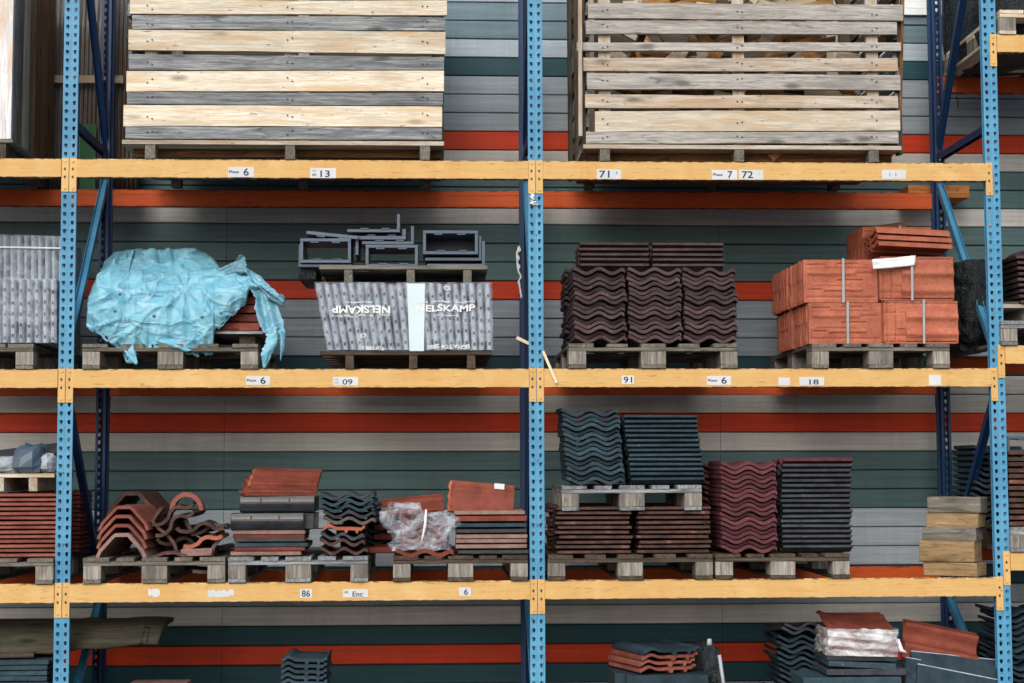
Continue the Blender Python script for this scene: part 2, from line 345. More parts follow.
for k in range(-22, 33):
    zt = PZ-k*PH; zb = max(zt-PH+.005, 0.0)
    if zt < .02: continue
    mi = keys.index(seq.get(k, 'GGMBGTGG'[k % 8]))
    for a, b in zip(joints, joints[1:]):
        a += .0012; b -= .0012; d = rnd.uniform(-.0015, .0015)
        pr = [(WY+d+.006, zb), (WY+d, zb+.005), (WY+d, zt-.005), (WY+d+.006, zt), (WY+.03, zt), (WY+.03, zb)]
        vs = [(x, y, z) for x in (a, b) for y, z in pr]; n = 6
        wb.add(vs, [(i, n+i, n+(i+1) % n, (i+1) % n) for i in range(n)]+[tuple(range(6)), tuple(range(11, 5, -1))], mi)
wb.box(-9, 9, WY+.022, WY+.2, 0, 7.1, 8)
wall = wb.build('cladding_wall', [cm[k] for k in keys]+[plain('dark_backing', (.03, .035, .04, 1), .9)])
wall.rotation_euler.y = .002
tag(wall, 'horizontal board cladding wall striped grey, teal and red behind the rack', 'wall')

# ------------------------------------------------------------------ pallet rack
rack = thing('pallet_rack', 'tall steel pallet rack with blue uprights and yellow beams full of roof tiles', 'pallet rack', (0, 0, 0))
UW, UD = .086, .075
def upright_mesh(name, z1, mat, pitch=.05):
    b = MB(); h = UW/2; n = int(z1/pitch)
    hole = [(-.0085, .011), (0, .0125), (.0085, .011), (.0095, .002), (.005, -.011), (0, -.0125), (-.005, -.011), (-.0095, .002)]
    for i in range(n):
        za, zb = i*pitch, (i+1)*pitch; zc = (za+zb)/2
        for xa, xb, xc in ((-h, 0, -.0225), (0, h, .0225)):
            outer = [(xa, zb), (xc, zb), (xb, zb), (xb, zc), (xb, za), (xc, za), (xa, za), (xa, zc)]
            inner = [(xc+p, zc+q) for p, q in hole]
            for y, flip in ((0, False), (.0025, True)):
                vs = [(x, y+(0.0015 if abs(x) < .004 else 0), z) for x, z in outer]+[(x, y, z) for x, z in inner]
                fs = [(k, (k+1) % 8, 8+(k+1) % 8, 8+k) for k in range(8)]
                b.add(vs, [f[::-1] if flip else f for f in fs])
            vs = [(x, y, z) for y in (0, .0025) for x, z in inner]
            b.add(vs, [(k, (k+1) % 8, 8+(k+1) % 8, 8+k) for k in range(8)])
    zt = n*pitch
    for s in (-1, 1):
        xa, xb = sorted((s*h, s*(h-.0025))); b.box(xa, xb, .0026, .016, 0, zt)
        xa, xb = sorted((s*(h-.0026), s*(h-.018))); b.box(xa, xb, .0135, .016, 0, zt)
        xa, xb = sorted((s*(h-.0155), s*(h-.018))); b.box(xa, xb, .0161, UD-.0026, 0, zt)
        xa, xb = sorted((s*(h-.012), s*(h-.028))); b.box(xa, xb, UD-.0025, UD, 0, zt)
    b.box(-h-.02, h+.02, -.02, UD+.02, 0, .006)
    return b.mesh(name, mat)
um = upright_mesh('upright', 4.95, MT['blue']); umr = upright_mesh('upright', 4.95, MT['shaded_blue'])
BAY = 2.7; FR = 1.0
def ze(py): return gz(68, py, .04)
bracem = {}
def brace(kind, X, za, ya, zb, yb, mk='blue'):
    b = MB(); a = Vector((0, ya, za)); c = Vector((0, yb, zb))
    d = (c-a).normalized(); nrm = Vector((1, 0, 0)).cross(d)
    # channel section: web + two flanges
    b.bar(a, c, .036, .003, up=(1, 0, 0))
    for s in (-1, 1):
        o = Vector((s*.0195, 0, 0))
        b.bar(a+o+nrm*.010, c+o+nrm*.010, .003, .024, up=(1, 0, 0)); b.bar(a+o-nrm*.010, c+o-nrm*.010, .003, .0235, up=(1, 0, 0))
    return b.build(kind, MT[mk], rack, (X, 0, 0))
protob = None
FX = [-2*BAY, -BAY, 0, BAY+.017, 2*BAY+.017]
for X in FX:
    o = bpy.data.objects.new('upright', um); col.objects.link(o); o.parent = rack; o.location = (X, 0, 0)
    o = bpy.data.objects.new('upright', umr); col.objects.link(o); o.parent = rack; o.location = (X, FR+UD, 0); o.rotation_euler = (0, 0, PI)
    o['label'] = 'blue upright at the back of the rack, colour darkened for shade'
    yf, yr = .045, FR+.035
    if protob is None:  # down-facing and level braces get the blue with painted-in shade
        protob = [brace('diagonal_brace', X, ze(112), yr, ze(-133), yf, 'shaded_blue'), brace('horizontal_brace', X, ze(122), yf, ze(122), yr, 'shaded_blue'),
                  brace('diagonal_brace', X, ze(150), yr, ze(350), yf), brace('diagonal_brace', X, ze(395), yf, ze(590), yr, 'shaded_blue'),
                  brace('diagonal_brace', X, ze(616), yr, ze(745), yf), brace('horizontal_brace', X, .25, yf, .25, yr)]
    else:
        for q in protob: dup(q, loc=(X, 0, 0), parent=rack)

def text_parts(body, size, bold=0.0):
    cu = bpy.data.curves.new('lettering', 'FONT'); cu.body = body; cu.size = size; cu.offset = bold; cu.align_x = 'LEFT'
    ob = bpy.data.objects.new('lettering', cu); col.objects.link(ob)
    dg = bpy.context.evaluated_depsgraph_get(); me = ob.evaluated_get(dg).to_mesh()
    vs = [(v.co.x, v.co.y) for v in me.vertices]; fs = [tuple(p.vertices) for p in me.polygons]
    bpy.data.objects.remove(ob); bpy.data.curves.remove(cu)
    return vs, fs
def lettering(parent, body, x, z, width, height, y, bold, rot180):
    b = MB(); put_text(b, body, x, z, width, height, y, 0, bold, rot180)
    b.v = [(p[0]+.0015*math.sin(p[2]*150), p[1], p[2]+.0022*math.sin(p[0]*70)+.0015*math.sin(p[0]*31)) for p in b.v]; b.build('printed_lettering', MT['printwhite'], parent)
def put_text(mb, body, x, z, width, height, y, mi, bold=0.0, rot180=False):
    vs, fs = text_parts(body, 1.0, bold)
    xs = [p[0] for p in vs]; zs = [p[1] for p in vs]; x0, x1, z0, z1 = min(xs), max(xs), min(zs), max(zs)
    pts = []
    for a, b in vs:
        u, v = (a-x0)/(x1-x0), (b-z0)/(z1-z0)
        if rot180: u, v = 1-u, 1-v
        pts.append((x+u*width, y, z+v*height))
    mb.add(pts, fs, mi)

BH = .108
def plate(parent, lx, side, tall=.192):
    b = MB(); x0, x1 = (lx, lx+.041) if side > 0 else (lx-.041, lx)
    b.box(x0, x1, -.006, -.0005, -tall, .004)
    c = (x0+x1)/2
    for dz in (-.058, -.105):
        b.box(c-.004, c+.004, -.0075, -.0062, dz-.009, dz+.007, 1); b.box(c-.0075, c-.0042, -.0075, -.0062, dz-.003, dz+.003, 1)
    for dz in (-.015, -.172): b.tube([(c, -.0062, dz), (c, -.0095, dz)], .0075, 8, 2)
    return b.build('end_plate', [MT['plate'], MT['hole'], MT['plate']], parent, bevel=.0012)
def front_beam(xa, xb, z):
    """box beam between two uprights, with a connector plate on each upright face"""
    b = MB(); L = xb-xa-UW-.002
    b.profile([(-L/2, 0)], 0, 0) if False else None
    y0, y1 = -.013, .042
    pr = [(y0, -BH), (y0, -.006), (y0+.006, 0), (y1-.02, 0), (y1, -.006), (y1, -BH+.004), (y1-.004, -BH)]
    vs = [(x, y, zz) for x in (-L/2, L/2) for y, zz in pr]; n = len(pr)
    b.add(vs, [(i, n+i, n+(i+1) % n, (i+1) % n) for i in range(n)]+[tuple(range(n)), tuple(range(2*n-1, n-1, -1))])
    xm = (xa+xb)/2
    o = b.build('load_beam', MT['yellow'], rack, (xm, 0, z))
    plate(o, -L/2-.001, -1); plate(o, L/2+.001, 1)
    return o
def rear_beam(xa, xb, z):
    b = MB(); L = xb-xa-UW-.002
    b.box(-L/2, L/2, 0, .05, -BH, 0); b.box(-L/2, L/2, -.0025, 0, -.03, -.008); b.box(-L/2, L/2, -.0025, 0, -BH+.008, -BH+.03)
    o = b.build('load_beam', MT['orange'], rack, ((xa+xb)/2, FR+UD-.02, z)); o['label'] = 'burnt orange beam at the back of the rack'
    for s in (-1, 1):
        p = MB(); x0, x1 = sorted((s*L/2, s*(L/2+.04))); p.box(x0, x1, .022, .03, -.19, .004); p.build('end_plate', MT['orange'], o)
    return o
RB = [gz(1008, 35), gz(1008, 345.5), gz(1008, 552), L4]
beams = {}
for lv, z in enumerate((L1, L2, L3, L4)):
    for bi in range(3):
        beams[lv, bi] = front_beam(FX[bi], FX[bi+1], z); rear_beam(FX[bi], FX[bi+1], z)
for lv, z in enumerate(RB): beams[lv, 3] = front_beam(FX[3], FX[4], z); rear_beam(FX[3], FX[4], z)
for bm_ in beams.values(): bm_['label'] = 'faded yellow load beam'

def sticker(lv, bi, px0, px1, py0, py1, items=(), torn=False):
    o = beams[lv, bi]; Y = -.0145; a = g(px0, py1, Y); c = g(px1, py0, Y); ox, oz = o.location.x, o.location.z
    x0, x1, z0, z1 = a.x-ox, c.x-ox, a.z-oz, c.z-oz; W, H = x1-x0, z1-z0
    b = MB()
    if torn:
        n = 14; top = [(x0+W*i/n, z1-(rnd.random()**2)*H*.3) for i in range(n+1)]; bot = [(x0+W*i/n, z0+(rnd.random()**3)*H*.3) for i in range(n+1)]
        vs = [(x, Y, z) for x, z in bot]+[(x, Y, z) for x, z in top]
        b.add(vs, [(i, i+1, n+2+i, n+1+i) for i in range(n)])
    else: b.box(x0, x1, Y, Y+.0012, z0, z1)
    for body, u, v, ww, hh, mi in items:
        put_text(b, body, x0+u*W, z0+v*H, ww*W, hh*H, Y-.0012, mi, .012)
    b.build('sticker', [MT['paper'], MT['ink'], MT['inkfaint']], o)
SM = lambda s='Phase': (s, .04, .38, .38, .28, 1)
sticker(0, 1, 228, 254, 167, 177, [SM(), ('6', .6, .14, .2, .74, 1)])
sticker(0, 1, 310, 336, 168, 178, [('00', .08, .62, .16, .22, 2), ('00', .08, .22, .16, .22, 1), ('13', .4, .1, .36, .66, 1)])
sticker(0, 2, 597, 621, 169.5, 179, [('71', .1, .14, .42, .74, 1), ('↑', .78, .2, .1, .6, 1)])
sticker(0, 2, 712, 737, 170, 179.5, [SM(), ('7', .62, .14, .2, .74, 1)])
sticker(0, 2, 739, 763, 170, 179.5, [('72', .12, .14, .46, .74, 1), ('↑', .8, .25, .1, .5, 2)])
sticker(0, 2, 882, 906, 170, 179, [('11', .3, .3, .3, .4, 2)])
sticker(1, 1, 246, 270, 376, 385, [SM(), ('6', .6, .14, .22, .74, 1)])
sticker(1, 1, 333, 358, 377, 385.5, [('00', .06, .6, .16, .24, 2), ('00', .06, .2, .16, .24, 2), ('09', .38, .1, .4, .64, 1)])
sticker(1, 2, 622, 634, 375.5, 384, [('91', .14, .14, .7, .72, 1)])
sticker(1, 2, 707, 731, 376, 385, [SM(), ('6', .6, .14, .22, .74, 1)])
sticker(1, 2, 778.5, 790, 377.5, 385.5)
sticker(1, 2, 799.5, 824, 377, 385.5, [('18', .4, .12, .38, .6, 1)])
sticker(1, 2, 929, 941, 375, 385)
sticker(2, 1, 148, 160, 588, 597, torn=True)
sticker(2, 1, 208, 234, 589, 597.5, torn=True)
sticker(2, 1, 300, 312, 589, 598, [('86', .14, .14, .7, .74, 1)])
sticker(2, 1, 343, 368, 589, 597.5, [('00', .06, .5, .14, .26, 1), ('Enc', .38, .1, .42, .62, 1)])
sticker(2, 1, 459, 471, 587.5, 596, [('6', .42, .14, .32, .72, 1)])

# ------------------------------------------------------------------ pallets
def make_pallet(wd, d, wk, label, kind='block'):
    t = thing('pallet', label, 'pallet', group='wooden pallets on the rack')
    h = wd/2
    if kind == 'block':
        n = 5; bwid = [.145, .1, .145, .1, .145] if wd < .9 else [.145, .12, .145, .12, .145]
        for i in range(n):
            c = -h+bwid[0]/2+(wd-bwid[0])*i/(n-1)
            b = MB().box(c-bwid[i]/2, c+bwid[i]/2, rnd.uniform(-.006, .004), d, .122, .144, j=.0015); b.build('deck_board', MT[wk+'Y'], t, bevel=.002)
        for k in range(3):
            y = [0.002, d/2-.07, d-.145][k]
            MB().box(-h, h, y, y+.14, .1, .1215, j=.0012).build('stringer_board', MT[wk+'X'], t, bevel=.002)
            for i in range(3):
                x = [-h, -.0725, h-.145][i]; bw = .145 if i == 1 else .1
                if i == 2: x = h-.1
                MB().box(x, x+bw, y+rnd.uniform(0, .004), y+.138, .022, .0995, j=.0012).build('block', MT['block'], t, bevel=.003)
        for i in range(3):
            x = [-h, -.0725, h-.1][i]; bw = .145 if i == 1 else .1
            MB().box(x, x+bw, rnd.uniform(.0, .008), d, 0, .0215, j=.001).build('bottom_board', MT[wk+'Y'], t, bevel=.002)
    else:
        for k in range(6):
            y = k*(d-.1)/5; MB().box(-h, h, y, y+.1, .078, .1, j=.0015).build('deck_board', MT[wk+'X'], t, bevel=.002)
        for x in (-h+.17, 0.04, h-.12):
            MB().box(x-.024, x+.024, .004, d, 0, .0775, j=.001).build('stringer_board', MT[wk+'Y'], t, bevel=.002)
    return t
PH_ = .144
def pallet(px0, px1, py, lz, wk, label, y=-.03, d=1.2, kind='block', rz=0, stand=None):
    a, b = gx(px0, py, y), gx(px1, py, y); t = make_pallet(b-a, d, wk, label, kind)
    t.location = ((a+b)/2, y, lz); t.rotation_euler = (0, 0, rz); return t
pallet(82, 258, 360, L2, 'old', 'grey block pallet under the pale blue tarpaulin')
pallet(320, 492, 360, L2, 'dark', 'dark weathered pallet under the film wrapped tile pack', kind='low')
pallet(569, 738, 360, L2, 'old', 'grey pallet carrying the purple brown wavy tile stacks')
pallet(812, 950, 357, L2, 'old', 'greyish pallet under the orange clay tile bundles')
pallet(-90, 33, 360, L2, 'old', 'grey pallet under the perforated film wrapped tile pack')
pallet(83, 225, 570, L3, 'old', 'brownish pallet under the ridge tiles')
pallet(228, 368, 570, L3, 'grey', 'pale grey pallet under mixed black and red tiles')
pallet(393, 528, 570, L3, 'dark', 'dark pallet under the plastic bagged tiles')
pallet(548, 713, 570, L3, 'dark', 'dark pallet under the weathered brown flat tile stacks')
pallet(716, 850, 570, L3, 'dark', 'dark mossy pallet under the wine red tile stack')
pallet(-110, 53, 570, L3, 'old', 'worn pallet under the pinkish red tile stack beside the blue upright')

# ------------------------------------------------------------------ roof tiles
def tile_outline(kind, wd, t):
    pts = []; n = 40
    for i in range(n+1):
        u = i/n; x = (u-.5)*wd
        if kind == 'wave':
            z = .0145*math.cos(4*PI*u)
            if u < .06: z = .0145*math.cos(4*PI*.06)+(.06-u)*.1
            if u > .94: z -= (u-.94)*.25
        elif kind == 'low':
            z = .008*math.exp(-((u-.5)/.09)**2)+.010*math.exp(-((u-.03)/.05)**2)+.012*math.exp(-((u-.96)/.06)**2)
        elif kind == 'pan':
            z = .022*math.exp(-((u-.15)/.11)**2)-.002*math.cos(u*PI*2)+(.012 if u > .93 else 0)
        pts.append((x, z))
    nib = []
    lo = [(x, z-t) for x, z in pts][::-1]
    if kind == 'pan':
        lo2 = []
        for x, z in lo:
            u = x/wd+.5; lo2.append((x, z-(.016 if (.52 < u < .58 or .78 < u < .85) else 0)))
        lo = lo2
    m = min(z for x, z in lo); return [(x, z-m) for x, z in pts+lo]
TM = {}
def tile_mesh(kind, mat, wd=.32, ln=.42, t=.02):
    key = (kind, mat, round(wd, 3), round(ln, 3), t)
    if key not in TM:
        b = MB(); pr = tile_outline(kind, wd, t); n = len(pr); h = n//2
        ys = [0, .004, ln-.004, ln]; ins = [.0022, 0, 0, .002]
        vs = []
        cz = sum(z for x, z in pr)/n
        for y, q in zip(ys, ins):
            for i, (x, z) in enumerate(pr):
                vs.append((x*(1-q/wd*2), y, z-q if i < h else z+q))
        fs = []
        for k in range(3):
            for i in range(n): fs.append((k*n+i, k*n+(i+1) % n, (k+1)*n+(i+1) % n, (k+1)*n+i))
        b.add(vs, [f[::-1] for f in fs], 0, False)
        caps = []
        for k, o in ((0, 0), (1, 3*n)):
            for i in range(h-1):
                q = (o+i, o+i+1, o+n-2-i, o+n-1-i); caps.append(q if k else q[::-1])
        b.add(vs, caps, 0)
        me = b.mesh('roof_tile', MT[mat])
        TM[key] = me
    return TM[key]
NT_ = [0]
REST = []          # tiles of the back rows, built as one mass at the end
def tile(kind, mat, loc, rot=(0, 0, 0), label='', group='', wd=.32, ln=.42, t=.02):
    loc = Vector(loc)
    if abs(rot[2]-PI/2) < .4: loc.x += ln/2          # turned sideways: loc gives the middle of the long edge
    if label == 'REST':
        REST.append((tile_mesh(kind, mat, wd, ln, t), mat, Matrix.LocRotScale(loc, Euler(rot), None))); return
    o = bpy.data.objects.new('roof_tile', tile_mesh(kind, mat, wd, ln, t)); col.objects.link(o)
    o.location = loc; o.rotation_euler = rot; tag(o, label, 'roof tile', group); NT_[0] += 1
    return o
def stack(kind, mat, x, y, z, n, pitch, label, group, side=False, wd=.32, ln=.42, t=.02, jx=.005, jy=.008, jr=.012, lean=0, leany=0, drift=None):
    """n loose tiles laid one on another; side=True turns the long edge to the front.  x = centre, y = front face"""
    for i in range(n):
        dx = rnd.uniform(-jx, jx)+lean*i; dy = rnd.uniform(-jy, jy)+leany*i
        if kind == 'wave' and not side and (i % 3 == 1 if n > 12 else rnd.random() < .4): dy += rnd.uniform(.02, .04)
        if drift: dx += drift(i)
        rz = rnd.uniform(-jr, jr)
        if side:
            tile(kind, mat, (x+dx+ln/2, y+dy+wd/2, z+i*pitch), (rnd.uniform(-.006, .006), 0, PI/2+rz), label, group, wd, ln, t)
        else:
            tile(kind, mat, (x+dx, y+dy, z+i*pitch), (0, rnd.uniform(-.006, .006), rz), label, group, wd, ln, t)
def loose(kind, mat, pxc, pyb, Y, wd, ln, t, rot, label, group):
    p = g(pxc, pyb, Y); return tile(kind, mat, (p.x, Y, p.z), rot, label, group, wd, ln, t)

D2 = L2+PH_; D3 = L3+PH_
# purple-brown stacks, level 2, right bay
lb = 'purple brown wavy roof tile in the three front stacks on the grey pallet'
gp = 'purple brown wavy tiles in the front stacks'
for px0, px1 in ((574, 626), (629, 682), (684.5, 737)):
    a, b = gx(px0, 310, .0), gx(px1, 310, .0)
    stack('wave', 'purple', (a+b)/2, 0.0, D2+.002, 15, .0285, lb, gp, wd=b-a, t=.0225, jy=.007, drift=lambda i: .006*math.sin(i*.9))
a, b = gx(574, 310), gx(626, 310)
stack('wave', 'purple', (a+b)/2-.005, .45, D2+.002, 14, .0345, 'REST', 'purple brown wavy tiles in the rear stack', wd=b-a, t=.021, jx=.012)
a = gx(684.5, 310); b = gx(737, 310)
stack('wave', 'purple', (a+b)/2-.005, .45, D2+.002, 12, .0345, 'REST', 'purple brown wavy tiles behind the right stack', wd=b-a, t=.021, jx=.012)
zt = D2+15*.0285+.008
x0 = gx(579, 270, .08); x1 = gx(648, 270, .08)
stack('wave', 'purple', x0, .06, zt, 5, .031, 'dark purple tile laid crosswise on top above the left wavy stacks', 'crosswise tiles on the left', side=True, wd=.32, ln=x1-x0, t=.013)
x0 = gx(653, 270, .08); x1 = gx(724, 270, .08)
stack('wave', 'purple', x0, .07, zt, 5, .031, 'dark purple tile laid crosswise on top above the right wavy stack', 'crosswise tiles on the right', side=True, wd=.32, ln=x1-x0, t=.013)

# slate blue stacks on a raised pallet, level 3
zq = L3+PH_+.30
lower = 'weathered brown flat roof tile in the left of two low stacks under the upper pallet'
for px0, px1, lab, grp in ((557, 631, lower, 'brown flat tiles, left low stack'), (638, 710, 'weathered brown flat roof tile in the right of two low stacks under the upper pallet', 'brown flat tiles, right low stack')):
    a, b = gx(px0, 540, .02), gx(px1, 540, .02)
    stack('low', 'brown_clay', a, .02, D3+.002, 10, .0278, lab, grp, side=True, wd=.36, ln=b-a, t=.0125, jx=.010)
    stack('low', 'brown_clay', a-.01, .45, D3+.002, 10, .0278, 'REST', grp+', back row', side=True, wd=.36, ln=b-a, t=.016, jx=.015)
zq = gz(640, 510.5, .0)
for i in range(1):
    pass
pallet(562, 702, 497, zq, 'grey', 'upper pale pallet resting on brown tile stacks under slate blue tiles', y=.0, d=.82)
zs = zq+PH_+.002
a, b = gx(564, 450, .03), gx(622, 450, .03)
stack('wave', 'slate', (a+b)/2+.015, .02, zs, 15, .0284, 'slate blue wavy roof tile in the left stack on the upper pallet', 'slate blue wavy tiles, ends forward', wd=.335, t=.0225, lean=-.002, jy=.008)
a, b = gx(629, 450, .03), gx(701, 450, .03)
stack('wave', 'slate', a+.01, .03, zs, 14, .0278, 'slate blue wavy roof tile turned sideways in the right stack on the upper pallet', 'slate blue wavy tiles, edges forward', side=True, wd=.33, ln=.43, t=.013, lean=-.0028)
# wine red stack and charcoal stack
a, b = gx(722, 520, .0), gx(776, 520, .0)
stack('wave', 'wine', (a+b)/2, -.01, D3+.002, 19, .0268, 'wine red wavy roof tile in the tall stack on the dark mossy pallet', 'wine red wavy tiles', wd=b-a+.01, t=.0215, jy=.006)
stack('wave', 'wine', (a+b)/2-.035, .42, D3+.002, 15, .034, 'REST', 'wine red wavy tiles, back row', wd=b-a+.01, t=.021, jx=.012)
a, b = gx(783, 520, .0), gx(853, 520, .0)
stack('wave', 'charcoal', a, .02, D3+.002, 17, .0294, 'charcoal wavy roof tile turned sideways in the stack beside the wine red tiles', 'charcoal wavy tiles', side=True, wd=.33, ln=b-a, t=.014, jx=.007)
tile('wave', 'wine', (a+.01+.21, .18, D3+17*.0294+.004), (0, 0, PI/2), 'single wine red tile on top of the charcoal sideways stack', '', .33, .41, .019)
# left bay stack, level 3
b = gx(57, 530, .02)
stack('low', 'red_clay', b-.43, .02, D3+.002, 14, .0262, 'pinkish red flat roof tile in the stack left of the blue upright', 'pinkish red flat tiles', side=True, wd=.36, ln=.43, t=.013)
stack('low', 'darkred', b-.40, .47, D3+.002, 14, .0262, 'REST', 'dark red flat tiles, back row', side=True, wd=.36, ln=.43, t=.017)
stack('low', 'red_clay', b-.43-.46, .02, D3+.002, 14, .0262, 'REST', 'pinkish red flat tiles at the edge', side=True, wd=.36, ln=.43, t=.017)
zl = D3+14*.0262+.012
pl = pallet(-70, 54, 490, zl, 'beige', 'small pallet with light deck boards on the pinkish red tile stack', y=.02, d=.8, kind='low')

# ------------------------------------------------------------------ ridge tiles
def ridge_mesh(kind, wd, hh, t, ln, mat, flare=0):
    b = MB()
    if kind == 'hex': o = [(-.5, 0), (-.44, .3), (-.2, .88), (-.13, 1), (.13, 1), (.2, .88), (.44, .3), (.5, 0)]
    elif kind == 'round': o = [(.5*math.cos(a), math.sin(a)) for a in [PI-PI*i/16 for i in range(17)]]
    elif kind == 'roll': o = [(-.5, .3), (-.42, .05), (-.3, 0), (-.16, .2), (-.05, .75), (.08, .95), (.22, .8), (.32, .45), (.42, .4), (.5, .55)]
    elif kind == 'angle': o = [(-.5, .9), (-.46, .5), (-.4, 0), (-.2, .06), (0, .28), (.25, .3), (.5, .05)]
    P = [Vector((x*wd, 0, z*hh)) for x, z in o]
    n = len(P); inn = []
    for i, p in enumerate(P):
        d = (P[min(i+1, n-1)]-P[max(i-1, 0)]).normalized(); nn = Vector((d.z, 0, -d.x)); inn.append(p+nn*t)
    ys = [0, .006, ln*.12, ln*.13, ln-.004, ln]; sc2 = [.985, 1.03 if flare else 1, 1.03 if flare else 1, 1, 1, .99]
    ring = P+inn[::-1]; m = len(ring); vs = []
    for y, s_ in zip(ys, sc2):
        for q in ring: vs.append((q.x*s_, y, q.z*s_))
    fs = []
    for k in range(len(ys)-1):
        for i in range(m): fs.append((k*m+i, (k+1)*m+i, (k+1)*m+(i+1) % m, k*m+(i+1) % m))
    for o_ in (0, (len(ys)-1)*m):
        for i in range(n-1):
            q = (o_+i, o_+i+1, o_+m-2-i, o_+m-1-i); fs.append(q)
    b.add(vs, fs); return b.mesh('ridge_tile', mat if isinstance(mat, list) else MT[mat])
def ridge(me, px, py, Y, rot, label, group=None):
    p = g(px, py, Y); o = bpy.data.objects.new('ridge_tile', me); col.objects.link(o); o.location = p; o.rotation_euler = rot
    return tag(o, label, 'ridge tile', group)
hexb = ridge_mesh('hex', .30, .135, .017, .42, 'brown_clay', 1); hexm = ridge_mesh('hex', .30, .135, .017, .42, 'red_clay'); hexw = ridge_mesh('hex', .30, .135, .019, .42, 'pink_clay'); hexg = ridge_mesh('hex', .30, .135, .017, .42, 'grime_clay', 1)
for i, (px, py, Y) in enumerate(((121, 556, .0), (121.5, 548, .01), (122, 539, .0), (123.5, 528, .0))):
    p = g(px, py, Y); o = bpy.data.objects.new('ridge_tile', (hexw, hexm, hexm, hexm)[i]); col.objects.link(o)
    o.location = (p.x, Y, D3+.003+i*.052); o.rotation_euler = (0, 0, -.12)
    tag(o, ['lowest ridge tile of the nested stack, its edge whitened', 'second ridge tile from the bottom of the nested stack', 'third ridge tile from the bottom of the nested stack', 'uppermost front ridge tile of the nested stack, grey topped'][i], 'ridge tile', 'nested angular ridge tiles')
for i in range(4):
    o = bpy.data.objects.new('ridge_tile', hexb); col.objects.link(o); o.location = (gx(131, 540, .45), .45, D3+.003+i*.075); o.rotation_euler = (0, 0, -.1)
    tag(o, 'sooty brown ridge tile in the back row behind the nested red ridge stack', 'ridge tile', 'back row of sooty ridge tiles')
rol = ridge_mesh('roll', .25, .06, .019, .3, 'brown_clay'); ang = ridge_mesh('angle', .27, .085, .018, .34, 'brown_clay'); angd = ridge_mesh('angle', .22, .1, .02, .34, 'grime_clay')
rnd_m = ridge_mesh('round', .19, .105, .022, .12, 'red_clay', 1); rolo = ridge_mesh('roll', .22, .035, .022, .3, 'orange_clay'); rolb = ridge_mesh('roll', .26, .06, .02, .32, 'brown_clay')
PG = 'tumbled ridge and verge tiles'
ridge(rnd_m, 186.5, 511, .05, (0, -.05, .05), 'half round orange ridge tile standing like an arch on top of the heap', PG)
ridge(rol, 174, 516.5, .03, (0, -.42, .1), 'pinkish rolled verge tile sloping up to the right under the arch tile', PG)
ridge(rol, 176, 526, .0, (.02, -.5, -.1), 'reddish verge tile sloping steeply in the middle of the heap', PG)
ridge(rolb, 200, 531, .02, (0, .05, .04), 'brown curved verge tile lying flat right of the heap middle', PG)
ridge(angd, 209, 530, .1, (0, 2.95-PI, .3), 'sooty upright angle tile at the right of the heap', PG)
ridge(ang, 165, 536, .03, (0, .95, .1), 'red angle tile tipped on its side at the heap left', PG)
ridge(ang, 163, 556, .0, (0, -.03, -.05), 'red angle tile lying at the foot of the heap on the left', PG)
ridge(rolo, 203, 542, .0, (0, -.22, .0), 'bright orange verge tile sloping at the right of the heap', PG)
ridge(angd, 214, 556.0, .04, (0, -1.25, .1), 'sooty angle tile standing on end at the right heap edge', PG)
ridge(rolb, 180, 545, .12, (0, .2, .2), 'brown verge tile deep in the middle of the heap', PG)
o = MB().box(-.09, .09, 0, .3, 0, .045, j=.006).build('roof_tile', MT['pink_clay'], None, (gx(196.5, 555, 0), 0, D3+.003), (0, 0, .05), bevel=.006)
tag(o, 'short pale pink tile lying flat at the foot of the ridge tile heap', 'roof tile')
stack('wave', 'grime_clay', gx(190, 550, .3), .36, D3+.003, 4, .04, 'REST', 'sooty tiles behind the heap', wd=.3, jx=.02, jr=.15)

# ------------------------------------------------------------------ mixed tiles on pale grey pallet
x0 = gx(231, 540, .0)
z = D3+.002
for i, (mat, hh, dx, ln, kd) in enumerate((('pink_clay', .026, .0, .40, 'low'), ('darkred', .022, .02, .40, 'low'), ('slate', .030, .015, .42, 'low'), ('blackglaze', .02, .02, .4, 'low'), ('darkred', .024, .012, .41, 'low'), ('pink_clay', .028, .015, .41, 'low'))):
    tile(kd, mat, (x0+dx+ln/2+rnd.uniform(-.005, .005), .18, z), (0, rnd.uniform(-.01, .01), PI/2), ['pale pink bottom tile under the black glazed tiles', 'dark red tile second from the bottom under the black tiles', 'slate blue tile low in the mixed black and red stack', 'black tile in the middle of the mixed low tiles', 'dark red tile just below the pinkish one in the mixed stack', 'pinkish tile directly under the big black glazed tiles'][i], 'mixed flat tiles', .36, ln, .018)
    z += hh
def glazed(xa, xb, za, zb, Y, tilt, label):
    """interlocking tile on its long edge, face outwards, with rolled top and two clips"""
    b = MB(); L = xb-xa; H = zb-za
    pr = []
    for i in range(13):
        a = i/12*PI; pr.append((-.0-.022*math.sin(a)*1.0, H-.022+.022*math.cos(PI-a)*-1 if False else H-.02-.02*math.cos(a)*-1))
    pr = [(.004, 0)]+[(-.03*math.sin(min(1, k/7)*PI*.62+.25), H*(.05+.87*k/8)) for k in range(9)]+[(.0, H*.985), (.03, H*.97), (.05, H*.5), (.04, 0)]
    vs = [(x, y, zz) for x in (0, L) for y, zz in pr]; n = len(pr)
    b.add(vs, [(i, n+i, n+(i+1) % n, (i+1) % n) for i in range(n)]+[tuple(range(n)), tuple(range(2*n-1, n-1, -1))])
    o = b.build('roof_tile', MT['blackglaze'], None, (xa, Y, za), (tilt, 0, 0), bevel=.004)
    for u in (.28, .66):
        c = MB().box(L*u-.004, L*u+.004, -.035, -.024, H*.62, H*.8); c.build('clip', MT['darkred'], o)
    return tag(o, label, 'roof tile', 'large black glazed tiles')
